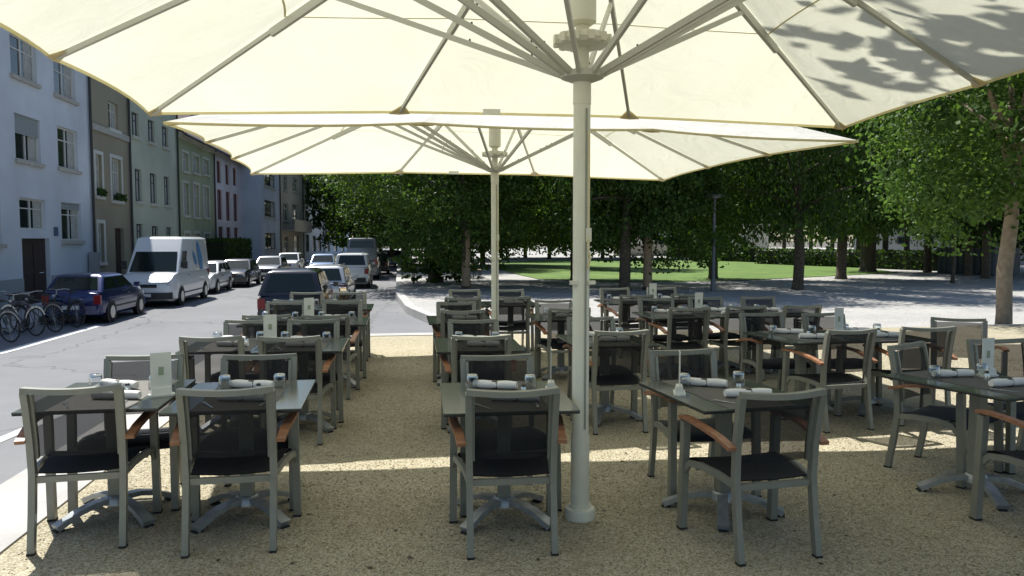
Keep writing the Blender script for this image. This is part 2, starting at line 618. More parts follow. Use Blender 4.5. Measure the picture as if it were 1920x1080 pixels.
# painted lines on the road
def painted(name, a, b, wd, lbl=None):
    m = MB()
    n = 24
    a, b = Vector(a), Vector(b)
    d = (b - a).normalized()
    sd = Vector((-d.y, d.x)) * wd / 2
    for i in range(n):
        p = a + (b - a) * i / n
        q = a + (b - a) * (i + 1) / n
        m.quad(*[(c.x, c.y, zr(c.y) + 0.006) for c in (p - sd, p + sd, q + sd, q - sd)])
    return tag(m.build(name, 'road_paint', fix=False), kind='structure')
la, lb = P(0, 656, zr(16)), P(190, 609, Z_ROAD)
painted('road_line', (la.x - (lb.x - la.x) * 1.2, la.y - (lb.y - la.y) * 1.2), (lb.x, lb.y), 0.30)
lc = P(0, 812, -0.35); ld = P(55, 786, -0.38)
painted('road_line', (lc.x, lc.y - 6), (lc.x + 0.05, lc.y + 2.6), 0.14)
# patch and gully cover on the road
pc = P(50, 668, zr(16))
m = MB()
m.lathe([(0.32, zr(pc.y) - 0.03), (0.32, zr(pc.y) + 0.005)], 20, (pc.x, pc.y, 0.0))
tag(m.build('manhole_cover', 'grey_panel'), 'round dark iron manhole cover set in the road asphalt near the bicycles', 'manhole')

# lawn
def poly_sheet(name, pts, z, material):
    m = MB()
    m.add([(p.x, p.y, z) for p in pts], [tuple(range(len(pts)))])
    return m.build(name, material, fix=False)
LAWN = [P(x, y, Z_PLAZA) for x, y in ((925, 502), (965, 514), (1010, 524), (1100, 528), (1250, 529), (1400, 526), (1500, 521), (1600, 516), (1690, 512), (1600, 500), (1500, 494), (1400, 489), (1200, 486), (1000, 488), (940, 492))]
tag(poly_sheet('lawn', LAWN, Z_PLAZA + 0.03, 'lawn_grass'), kind='structure')
# ------------------------------------------------------------------ parasols
def make_parasol(hx, hy, zc, z_run, label, rz, loc, zap):
    root = empty('parasol', loc, rz, label, 'parasol', 'big cream parasols over the terrace')
    zm = zc + 0.06
    m = MB(); m.lathe([(0.090, 0.0), (0.092, 0.045), (0.088, 0.062), (0.066, 0.07), (0.066, 0.085)], 24)
    m.build('base', 'parasol_paint', root, 40)
    m = MB(); m.lathe([(0.056, 0.07), (0.056, 0.50), (0.050, 0.51), (0.050, z_run - 0.16)], 20)
    po = m.build('pole', 'parasol_paint', root, 40)
    m = MB(); m.box2((0.012, -0.054, 0.55), (0.022, -0.046, z_run - 0.2)); m.build('slot', 'slot_paint', po)
    m = MB(); m.lathe([(0.040, z_run - 0.16), (0.040, z_run + 0.42)], 16); m.build('inner_pole', 'parasol_paint', root, 40)
    m = MB(); m.lathe([(0.053, z_run - 0.17), (0.053, z_run - 0.04)], 20); m.build('sleeve', 'parasol_paint', root, 40)
    m = MB(); m.lathe([(0.060, z_run - 0.045), (0.125, z_run - 0.02), (0.125, z_run + 0.012), (0.060, z_run + 0.018)], 24)
    m.build('runner', 'rib_paint', root, 40)
    m = MB(); m.lathe([(0.05, z_run + 0.155), (0.145, z_run + 0.165), (0.158, z_run + 0.19), (0.145, z_run + 0.225), (0.06, z_run + 0.24)], 24)
    for i in range(12):
        a = i * math.pi / 6 + 0.1
        m.box((0.155 * math.cos(a), 0.155 * math.sin(a), z_run + 0.193), (0.03, 0.035, 0.05), a)
    m.build('ring', 'parasol_paint', root, 35)
    m = MB(); m.lathe([(0.052, z_run + 0.28), (0.080, z_run + 0.30), (0.080, z_run + 0.85), (0.06, zap - 0.02)], 20)
    m.build('head_cylinder', 'parasol_paint', root, 40)
    m = MB(); m.box((0.03, -0.060, 1.70), (0.030, 0.024, 0.08)); m.build('cleat', 'parasol_paint', root)
    for sx in (-0.05, 0.055):
        m = MB(); m.box((sx, -0.03, 1.42), (0.045, 0.03, 0.022)); m.build('stop_pin', 'parasol_paint', root)
    m = MB(); m.tube([(0.03, -0.058, 2.3), (0.03, -0.060, 1.75), (0.022, -0.082, 1.62), (0.038, -0.082, 1.56), (0.02, -0.078, 1.50), (0.03, -0.072, 1.60)], 0.005, 6)
    m.build('cord', 'hem_cloth', root)
    th = [(-1, -1), (-1 / 3, -1), (1 / 3, -1), (1, -1), (1, -1 / 3), (1, 1 / 3), (1, 1), (1 / 3, 1), (-1 / 3, 1), (-1, 1), (-1, 1 / 3), (-1, -1 / 3)]
    ends = [Vector((a * hx, b * hy, zc if abs(a * b) > 0.9 else zm)) for a, b in th]
    apex = Vector((0, 0, zap))
    NR, NS = 7, 8
    for i in range(12):
        A, B = ends[i], ends[(i + 1) % 12]
        m = MB()
        for r in range(NR + 1):
            t = 0.03 + 0.97 * r / NR
            for s in range(NS + 1):
                q = s / NS
                e = A.lerp(B, q)
                e = e * 1.0
                bow = 4 * q * (1 - q)
                pin = 1 - 0.030 * bow
                p = Vector((e.x * pin * t, e.y * pin * t, zap + (e.z - zap) * t - 0.045 * bow * t * (1.25 - t)))
                m.v.append(tuple(p))
        for r in range(NR):
            for s in range(NS):
                a = r * (NS + 1) + s
                m.f.append((a, a + 1, a + NS + 2, a + NS + 1))
        pn = m.build('canopy_panel', 'parasol_cloth', root, 60)
        edge = [Vector(m.v[NR * (NS + 1) + s]) for s in range(NS + 1)]
        h = MB()
        h.bar([e + Vector((0, 0, -0.008)) for e in edge], 0.006, 0.024)
        h.build('hem', 'hem_cloth', pn)
        # a sewn seam across the panel
        sm = MB()
        row = [Vector(m.v[4 * (NS + 1) + s]) + Vector((0, 0, -0.006)) for s in range(NS + 1)]
        sm.bar(row, 0.016, 0.003)
        sm.build('seam', 'seam_cloth', pn)
    for i in range(12):
        E = ends[i]
        d = (E - apex)
        hd = Vector((E.x, E.y, 0)).normalized()
        def on(t, drop):
            return apex + d * t + Vector((0, 0, -drop))
        m = MB(); m.bar([on(0.04, 0.075), on(0.62, 0.055)], 0.030, 0.062); m.bar([on(0.60, 0.045), on(0.985, 0.030)], 0.026, 0.032)
        rb = m.build('rib', 'rib_paint', root)
        m = MB()
        a0 = hd * 0.115 + Vector((0, 0, z_run))
        a1 = on(0.47, 0.09)
        m.bar([a0, a1], 0.024, 0.036)
        st = m.build('strut', 'rib_paint', root)
        for t in (0.12, 0.36):
            m = MB()
            q = a0.lerp(a1, t); m.tube([q + Vector((0, 0, 0.0)), q + Vector((0, 0, 0.032))], 0.006, 6)
            m.build('bolt', 'bumper_black', st)
        m = MB()
        tip = on(0.995, 0.022)
        prv, nxt = ends[i - 1], ends[(i + 1) % 12]
        u = on(0.955, 0.012)
        m.add([tip, tip.lerp(prv, 0.045) + Vector((0, 0, -0.006)), u, tip.lerp(nxt, 0.045) + Vector((0, 0, -0.006))], [(0, 1, 2), (0, 2, 3)])
        m.add([tip + Vector((0, 0, -0.02)), tip.lerp(prv, 0.045) + Vector((0, 0, -0.012)), u + Vector((0, 0, -0.02)), tip.lerp(nxt, 0.045) + Vector((0, 0, -0.012))], [(0, 1, 2), (0, 2, 3)])
        m.build('corner_pocket', 'pocket_cloth', root)
    m = MB()
    m.box((-0.25, hy * 0.945, zm - 0.012), (0.16, 0.004, 0.05)); m.build('care_tag', 'card', root)
    return root

p1 = P(1087, 970, 0.0)
make_parasol(3.30, 2.84, 2.80, 2.63, 'nearest large cream parasol, its white pole standing among the front tables', R(-0.8), (p1.x, p1.y, 0), 4.15)
q2 = PD(928, 450, 10.25)
make_parasol(3.45, 2.70, 2.72, 2.60, 'second large cream parasol further back, partly hidden by the near one', R(2.6), (q2.x, q2.y, 0), 4.06)

# ------------------------------------------------------------------ chair
def make_chair():
    root = empty('armchair', cat='armchair')
    for s in (-1, 1):
        m = MB()   # rear leg runs on as the back post
        pts = [(s * 0.224, -0.306, 0.0), (s * 0.224, -0.268, 0.22), (s * 0.224, -0.243, 0.42), (s * 0.227, -0.252, 0.60), (s * 0.230, -0.285, 0.80), (s * 0.231, -0.304, 0.876)]
        m.bar(pts, 0.034, 0.040, up=(0, 1, 0))
        lg = m.build('leg', 'chair_metal', root, 40)
        m = MB(); m.box((s * 0.224, -0.306, 0.006), (0.038, 0.044, 0.012)); m.build('glide', 'rubber', lg)
        m = MB()
        pts = [(s * 0.292, 0.235, 0.0), (s * 0.290, 0.225, 0.30), (s * 0.288, 0.215, 0.52), (s * 0.288, 0.212, 0.640)]
        m.bar(pts, 0.042, 0.048, up=(0, 1, 0))
        lg = m.build('leg', 'chair_metal', root, 40)
        m = MB(); m.box((s * 0.292, 0.235, 0.006), (0.046, 0.052, 0.012)); m.build('glide', 'rubber', lg)
        m = MB()   # teak armrest, a bowed slat
        pts = [(s * 0.268, -0.285, 0.600), (s * 0.278, -0.16, 0.633), (s * 0.296, 0.0, 0.658), (s * 0.298, 0.14, 0.664), (s * 0.294, 0.245, 0.656)]
        m.bar(pts, 0.048, 0.020)
        m.build('armrest', 'teak', root, 30)
    # seat frame: side rails arch down from the rear posts into the front legs
    m = MB()
    for s in (-1, 1):
        m.bar([(s * 0.226, -0.235, 0.395), (s * 0.246, -0.10, 0.415), (s * 0.270, 0.05, 0.420), (s * 0.282, 0.16, 0.405), (s * 0.288, 0.212, 0.350)], 0.022, 0.036)
    m.bar([(-0.208, -0.243, 0.385), (0.208, -0.243, 0.385)], 0.024, 0.034)
    m.bar([(-0.274, 0.10, 0.395), (0.274, 0.10, 0.395)], 0.024, 0.026)
    m.build('seat_frame', 'chair_metal', root, 40)
    # back frame: inner rails and the bowed top bar
    m = MB()
    for s in (-1, 1):
        m.bar([(s * 0.204, -0.226, 0.500), (s * 0.204, -0.232, 0.60), (s * 0.206, -0.262, 0.78), (s * 0.207, -0.280, 0.860)], 0.018, 0.030, up=(0, 1, 0))
    n = 9
    m.bar([(-0.240 + 0.480 * i / (n - 1), -0.305 - 0.030 * math.sin(math.pi * i / (n - 1)), 0.884 - 0.012 * math.sin(math.pi * i / (n - 1))) for i in range(n)], 0.044, 0.030)
    m.build('back_frame', 'chair_metal', root, 40)
    m = MB()
    zs = [0.508, 0.55, 0.60, 0.70, 0.78, 0.856]
    ysb = [-0.223, -0.226, -0.230, -0.245, -0.262, -0.280]
    nx = 7
    for z, y in zip(zs, ysb):
        for i in range(nx):
            q = i / (nx - 1)
            m.v.append((-0.196 + 0.392 * q, y - 0.026 * math.sin(math.pi * q), z))
    for j in range(len(zs) - 1):
        for i in range(nx - 1):
            a = j * nx + i; m.f.append((a, a + 1, a + nx + 1, a + nx))
    m.build('backrest', 'black_mesh_fabric', root, 60)
    m = MB()
    sv = [(-0.228, 0.412), (-0.10, 0.416), (0.05, 0.426), (0.16, 0.430), (0.215, 0.412), (0.235, 0.385)]
    for y, z in sv:
        hw = 0.208 + 0.058 * (y + 0.215) / 0.45
        for i in range(nx):
            q = i / (nx - 1)
            m.v.append((-hw + 2 * hw * q, y, z + 0.008 - 0.010 * math.sin(math.pi * q)))
    for j in range(len(sv) - 1):
        for i in range(nx - 1):
            a = j * nx + i; m.f.append((a, a + 1, a + nx + 1, a + nx))
    k = len(m.v)
    for v in list(m.v): m.v.append((v[0], v[1], v[2] - 0.005))
    for f in list(m.f): m.f.append(tuple(reversed([i + k for i in f])))
    m.build('seat', 'seat_fabric', root, 60)
    return root
mat('seat_fabric', (0.018, 0.019, 0.022), 0.7, spec=0.3, noise=0.2, nscale=80)
CHAIR = Proto(make_chair())

# ------------------------------------------------------------------ table
TW, TD, TH = 0.745, 0.90, 0.74
def make_table(arm_rot):
    root = empty('bistro_table', cat='table')
    m = MB(); m.box((0, 0, TH - 0.004), (TW, TD, 0.008))
    tp = m.build('tabletop', 'tabletop', root)
    m = MB(); m.box((0, 0, TH - 0.0135), (TW - 0.003, TD - 0.003, 0.011)); m.build('core', 'tabletop_edge', tp)
    m = MB(); m.box((0, 0, TH + 0.0015), (0.43, TD - 0.006, 0.002)); m.build('runner', 'runner_cloth', root)
    m = MB(); m.box((0, 0, 0.40), (0.075, 0.075, 0.60)); m.box((0, 0, 0.708), (0.30, 0.30, 0.022))
    m.build('column', 'chair_metal', root)
    m = MB(); m.lathe([(0.075, 0.075), (0.07, 0.115), (0.055, 0.13)], 16); m.build('hub', 'cast_metal', root, 40)
    for i in range(4):
        a = arm_rot + i * math.pi / 2
        d = Vector((math.cos(a), math.sin(a), 0))
        m = MB()
        m.bar([d * 0.04 + Vector((0, 0, 0.105)), d * 0.14 + Vector((0, 0, 0.100)), d * 0.23 + Vector((0, 0, 0.078)), d * 0.30 + Vector((0, 0, 0.046)), d * 0.355 + Vector((0, 0, 0.022))], 0.062, 0.030, scale=[1.05, 1, 1, 1.05, 1.15])
        ft = m.build('foot', 'cast_metal', root, 40)
        m = MB(); m.box(d * 0.34 + Vector((0, 0, 0.005)), (0.05, 0.05, 0.010), a); m.build('glide', 'rubber', ft)
    return root
TABLE_X = Proto(make_table(math.pi / 4))
TABLE_P = Proto(make_table(-0.5))

def make_glass():
    root = empty('drinking_glass', cat='glass')
    m = MB(); m.lathe([(0.041, 0.0), (0.040, 0.03), (0.037, 0.075), (0.030, 0.088), (0.0, 0.090)], 14, capb=False, capt=False)
    m.build('wall', 'tumbler_glass', root, 60)
    m = MB(); m.lathe([(0.036, 0.070), (0.034, 0.078), (0.0, 0.080)], 14, capb=True, capt=False)
    m.build('thick_base', 'glass_base', root, 60)
    return root
mat('glass_base', (0.62, 0.66, 0.66), 0.08, 0.6)
GLASS = Proto(make_glass())
def make_napkin():
    root = empty('napkin_roll', cat='napkin')
    m = MB()
    n = 9
    m.tube([(-0.14 + 0.28 * i / (n - 1), 0.004 * math.sin(i * 1.3), 0.026) for i in range(n)], 0.026, 10, scale=[0.82, 1.0, 1.02, 0.98, 0.94, 0.99, 1.04, 1.0, 0.86])
    m.build('cloth', 'napkin', root, 60)
    m = MB(); m.tube([(-0.018, 0, 0.026), (0.018, 0, 0.026)], 0.0265, 12); m.build('band', 'napkin_band', root, 60)
    return root
NAPKIN = Proto(make_napkin())
def make_knife():
    root = empty('knife', cat='knife')
    m = MB(); m.bar([(0, -0.10, 0.004), (0, 0.0, 0.004)], 0.016, 0.007); m.build('handle', 'steel', root)
    m = MB(); m.prism([(-0.008, 0.0), (0.008, 0.0), (0.009, 0.07), (0.002, 0.105), (-0.008, 0.09)], 0.002, 0.004); m.build('blade', 'steel', root)
    return root
KNIFE = Proto(make_knife())
def make_fork():
    root = empty('fork', cat='fork')
    m = MB(); m.bar([(0, -0.10, 0.003), (0, 0.0, 0.004), (0, 0.03, 0.005)], 0.010, 0.004); m.build('handle', 'steel', root)
    m = MB()
    for i in range(4): m.bar([(-0.009 + 0.006 * i, 0.04, 0.005), (-0.009 + 0.006 * i, 0.09, 0.008)], 0.003, 0.003)
    m.prism([(-0.011, 0.028), (0.011, 0.028), (0.011, 0.045), (-0.011, 0.045)], 0.003, 0.006)
    m.build('tines', 'steel', root)
    return root
FORK = Proto(make_fork())
def make_menu():
    root = empty('menu_card', cat='menu')
    m = MB(); m.box((0, 0, 0.155), (0.115, 0.004, 0.21)); m.build('card', 'card', root)
    m = MB(); m.box((0.0, -0.0025, 0.15), (0.03, 0.002, 0.05)); m.build('print', 'card_print', root)
    m = MB(); m.prism([(-0.065, -0.035), (0.065, -0.035), (0.075, 0), (0.065, 0.035), (-0.065, 0.035), (-0.075, 0)], 0.0, 0.012)
    m.sweep([(-0.055, 0, 0.03), (0.055, 0, 0.03)], [(-0.03, -0.022), (0.03, -0.022), (0.018, 0.022), (-0.018, 0.022)])
    m.build('holder', 'card', root)
    return root
MENU = Proto(make_menu())
def make_shaker():
    root = empty('pepper_shaker', cat='shaker')
    m = MB(); m.lathe([(0.017, 0), (0.017, 0.035), (0.014, 0.045)], 12); m.build('body', 'glass_base', root, 40)
    m = MB(); m.lathe([(0.0145, 0.045), (0.013, 0.058), (0.004, 0.062)], 12); m.build('cap', 'napkin_band', root, 40)
    return root
SHAKER = Proto(make_shaker())

CG = 'grey mesh armchairs with teak arms on the terrace'
def chair_at(px, py, facing, desc, rot=0.0, z=0.886):
    """px, py: middle of the top bar; facing 'B' sits with its back to the lens, 'F' faces the lens"""
    p = P(px, py, z)
    rz = R(rot) + (math.pi if facing == 'F' else 0.0)
    off = Matrix.Rotation(rz, 3, 'Z') @ Vector((0, 0.315, 0))
    what = 'facing away' if facing == 'B' else 'facing the camera'
    CHAIR.place((p.x + off.x, p.y + off.y, zp(p.y)), rz, 'grey mesh armchair %s at %s' % (what, desc), CG)
    return Vector((p.x, p.y, 0))
def table_at(c, desc, rot=0.0, kind='X', items=2, menu=None, far_nap=True):
    rz = R(rot)
    (TABLE_X if kind == 'X' else TABLE_P).place((c.x, c.y, 0), rz, 'grey-green pedestal table, the ' + desc, 'laid tables on the terrace')
    M = Matrix.Rotation(rz, 3, 'Z')
    zt = TH + 0.0006
    zr_ = TH + 0.0030
    rnd = random.Random(int(c.x * 1000) + int(c.y * 77))
    def on(x, y, z=zr_):
        q = M @ Vector((x, y, 0)); return (c.x + q.x, c.y + q.y, z)
    j = lambda a: rnd.uniform(-a, a)
    GLASS.place(on(-0.17 + j(.03), 0.22 + j(.03)), j(3), 'upturned tumbler left of the napkin on ' + desc, 'upturned tumblers')
    GLASS.place(on(0.19 + j(.015), 0.15 + j(.05)), j(3), 'upturned tumbler right of the napkin on ' + desc, 'upturned tumblers')
    NAPKIN.place(on(-0.01 + j(.03), 0.20 + j(.02), zr_ - 0.0005), rz + R(-24 + j(10)), 'banded white napkin roll, far side of ' + desc, 'napkin rolls')
    NAPKIN.place(on(0.04 + j(.03), -0.18 + j(.03), zr_ - 0.0005), rz + R(-8 + j(8)), 'banded white napkin roll, near side of ' + desc, 'napkin rolls')
    if items > 1:
        KNIFE.place(on(0.16 + j(.02), -0.29), rz + R(j(14)), 'steel knife lying on the near edge of ' + desc, 'cutlery')
        FORK.place(on(-0.16 + j(.02), -0.30), rz + R(28 + j(8)), 'steel fork lying on the near edge of ' + desc, 'cutlery')
        SHAKER.place(on(0.10 + j(.03), 0.02), 0, 'small pepper shaker in the middle of ' + desc, 'shakers')
    if menu is not None:
        MENU.place(on(menu[0], menu[1], zt if abs(menu[0]) > 0.28 else zr_), rz + R(menu[2]), 'pale menu card in a low stand on ' + desc, 'menu cards')
def pair(desc, B, Fc, rot=0.0, kind='X', items=2, menu=None, brot=None, frot=None):
    b = chair_at(B[0], B[1], 'B', desc, rot if brot is None else brot)
    f = chair_at(Fc[0], Fc[1], 'F', desc, rot if frot is None else frot)
    table_at((b + f) / 2, desc, rot, kind, items, menu)
rows = ['first', 'second', 'third', 'fourth']
pair('first-row table beside the road', (134, 728), (272, 668), 1.5, menu=(0.30, -0.10, 22), brot=5, frot=3)
pair('first-row table second from the road', (423, 731), (487, 667), 1.0, brot=1, frot=-1)
pair('second-row table beside the road', (396, 633), (470, 601), 0.5)
pair('second-row table second from the road', (543, 633), (588, 601), 0.0, menu=(-0.30, 0.12, 20))
pair('third-row table beside the road', (500, 592), (537, 567), 0.5, items=1)
pair('third-row table second from the road', (610, 592), (642, 566), 0.0, items=1, menu=(-0.30, 0.10, 18))
pair('fourth-row table beside the road', (548, 563), (576, 549), 0.0, items=1)
pair('fourth-row table second from the road', (640, 563), (656, 549), 0.0, items=1)
pair('first-row table left of the front pole', (962, 733), (931, 668), -1.5, brot=-1.5, frot=2, menu=(0.31, 0.14, 80))
pair('second-row table of the centre line', (903, 631), (887, 601), -1.0)
pair('third-row table of the centre line', (868, 583), (855, 568), 0.0, items=1)
pair('fourth-row table of the centre line', (868, 559), (871, 544), 0.0, items=1)
pair('fourth-row table behind the rear pole', (962, 557), (953, 544), 0.0, items=1)
pair('first-row table right of the front pole', (1470, 737), (1278, 658), 6.0, 'P', menu=(-0.29, 0.02, 66), brot=5, frot=3)
pair('second-row table just behind the front pole', (1166, 622), (1107, 596), 1.0, 'P')
pair('third-row table left of the front pole', (1068, 579), (1038, 564), 0.0, items=1)
pair('third-row table, first right of the front pole', (1294, 578), (1229, 560), 0.0, items=1)
pair('third-row table, second right of the front pole', (1400, 575), (1322, 558), 0.0, items=1, menu=(-0.30, 0.1, 10))
pair('third-row table, third right of the front pole', (1506, 574), (1420, 557), 0.0, items=1, brot=4)
pair('fourth-row table, first right of the front pole', (1194, 554), (1152, 541), 0.0, items=1)
pair('fourth-row table, second right of the front pole', (1290, 552), (1240, 540), 0.0, items=1, menu=(-0.3, 0.1, 0))
pair('second-row table left of the pale trunk', (1598, 620), (1426, 588), 3.0, 'P', brot=6, frot=2)
pair('second-row table nearest the pale trunk', (1742, 615), (1542, 588), 2.0, brot=-6, frot=4, menu=(-0.28, 0.1, 12))
CE = P(1836, 716, TH)
table_at(CE, 'first-row table at the right picture edge', 14.0, 'P', 2, menu=(0.24, 0.12, 0))
chair_at(1698, 647, 'F', 'first-row table at right edge, its left place', 28)
chair_at(1868, 638, 'F', 'first-row table at right edge, its right place', -2)
e = P(1826, 972, 0)
CHAIR.place((e.x + 0.30, e.y - 0.24, 0), R(2), 'grey mesh armchair with teak arms, cut by the right picture edge', CG)
chair_at(1797, 598, 'F', 'no table, standing askew before the pale trunk', -28)
# ------------------------------------------------------------------ houses along the street
def fy(px, X=FACE_X, py=430.0):
    d = ray(px, py)
    return d.y * X / d.x
def fz(px, py, X=FACE_X):
    d = ray(px, py)
    return EYE + d.z * X / d.x
def facade(m, X, y0, y1, z0, z1, holes, depth=0.22):
    ys = sorted({y0, y1} | {h[0] for h in holes} | {h[1] for h in holes})
    zs = sorted({z0, z1} | {h[2] for h in holes} | {h[3] for h in holes})
    for a, b in zip(ys[:-1], ys[1:]):
        for c, d in zip(zs[:-1], zs[1:]):
            cy, cz = (a + b) / 2, (c + d) / 2
            if any(h[0] < cy < h[1] and h[2] < cz < h[3] for h in holes):
                continue
            m.quad((X, a, c), (X, b, c), (X, b, d), (X, a, d))
    for a, b, c, d in holes:
        x = X - depth
        m.quad((X, a, c), (x, a, c), (x, a, d), (X, a, d))
        m.quad((X, b, c), (X, b, d), (x, b, d), (x, b, c))
        m.quad((X, a, d), (x, a, d), (x, b, d), (X, b, d))
        m.quad((X, a, c), (X, b, c), (x, b, c), (x, a, c))
def add_window(root, X, h, fr='window_paint', sill='stone_sill', surround=None, shutters=None, blind=0.0, flowers=False, panes=2, curtain=True):
    a, b, c, d = h
    x = X - 0.16
    t = 0.065
    m = MB()
    m.box2((x, a, c), (x + 0.05, a + t, d)); m.box2((x, b - t, c), (x + 0.05, b, d))
    m.box2((x, a + t, c), (x + 0.05, b - t, c + t)); m.box2((x, a + t, d - t), (x + 0.05, b - t, d))
    iw = (b - a - 2 * t)
    for k in range(1, panes):
        y = a + t + iw * k / panes
        m.box2((x + 0.002, y - 0.04, c + t), (x + 0.052, y + 0.04, d - t))
    zt = c + (d - c) * 0.68
    m.box2((x + 0.006, a + t, zt - 0.02), (x + 0.046, b - t, zt + 0.02))
    wn = m.build('window', fr, root)
    for k in range(panes):
        ya = a + t + iw * k / panes; yb = a + t + iw * (k + 1) / panes
        m = MB(); m.quad((x + 0.015, ya, c + t), (x + 0.015, yb, c + t), (x + 0.015, yb, d - t), (x + 0.015, ya, d - t))
        m.build('pane', 'window_glass', wn)
    if curtain:
        m = MB()
        for ya, yb in ((b - t - iw * 0.34, b - t - 0.02),):
            n = 6
            for i in range(n):
                q0 = ya + (yb - ya) * i / n; q1 = ya + (yb - ya) * (i + 1) / n
                xx = x + 0.018
                m.quad((xx + 0.004 * (i % 2), q0, c + t), (xx + 0.004 * ((i + 1) % 2), q1, c + t), (xx + 0.004 * ((i + 1) % 2), q1, d - t), (xx + 0.004 * (i % 2), q0, d - t))
        m.build('curtain', 'curtain_cloth', wn)
    if sill:
        m = MB(); m.box2((X - 0.15, a - 0.10, c - 0.13), (X + 0.10, b + 0.10, c + 0.002)); m.build('sill', sill, wn)
    if surround:
        m = MB(); w_ = 0.16
        m.box2((X + 0.004, a - w_, c + 0.004), (X + 0.035, a - 0.004, d + w_)); m.box2((X + 0.004, b + 0.004, c + 0.004), (X + 0.035, b + w_, d + w_))
        m.box2((X + 0.004, a - 0.002, d + 0.004), (X + 0.035, b + 0.002, d + w_ - 0.002))
        m.build('surround', surround, wn)
    if blind > 0:
        zb = d - (d - c) * blind
        m = MB()
        n = max(3, int((d - zb) / 0.07))
        for i in range(n):
            z = d - (d - zb) * (i + 0.5) / n
            m.box((x + 0.075, (a + b) / 2, z), (0.02, b - a - 0.02, (d - zb) / n * 0.9))
        m.build('roller_blind', 'blind', wn)
    if shutters:
        for ya, yb in ((a - (b - a) * 0.46, a - 0.02), (b + 0.02, b + (b - a) * 0.46)):
            m = MB(); m.box2((X + 0.006, ya, c), (X + 0.05, yb, d))
            m.build('shutter', shutters, wn)
    if flowers:
        m = MB()
        rr = random.Random(int(a * 100))
        for i in range(90):
            p = Vector((X + rr.uniform(0.02, 0.26), rr.uniform(a, b), c + rr.uniform(0.02, 0.3)))
            u = Vector((rr.uniform(-1, 1), rr.uniform(-1, 1), rr.uniform(-1, 1))).normalized() * 0.07
            v = u.orthogonal().normalized() * 0.05
            m.quad(p - u, p + v, p + u, p - v)
        m.build('flower_box', 'leaf_deep', wn, fix=False)
    return wn
def add_door(root, X, h, material='door_wood'):
    a, b, c, d = h
    m = MB(); m.box2((X - 0.20, a, c), (X - 0.15, b, d))
    dr = m.build('door', material, root)
    w_ = (b - a)
    m = MB()
    for i in range(2):
        for j in range(2):
            y0 = a + w_ * (0.10 + 0.44 * i); z0 = c + (d - c) * (0.08 + 0.46 * j)
            m.box2((X - 0.149, y0, z0), (X - 0.13, y0 + w_ * 0.34, z0 + (d - c) * 0.38))
    m.build('door_panel', material, dr)
    m = MB(); m.tube([(X - 0.10, a + w_ * 0.86, c + 1.05), (X - 0.10, a + w_ * 0.70, c + 1.05)], 0.014, 6); m.build('handle', 'steel', dr)
    return dr
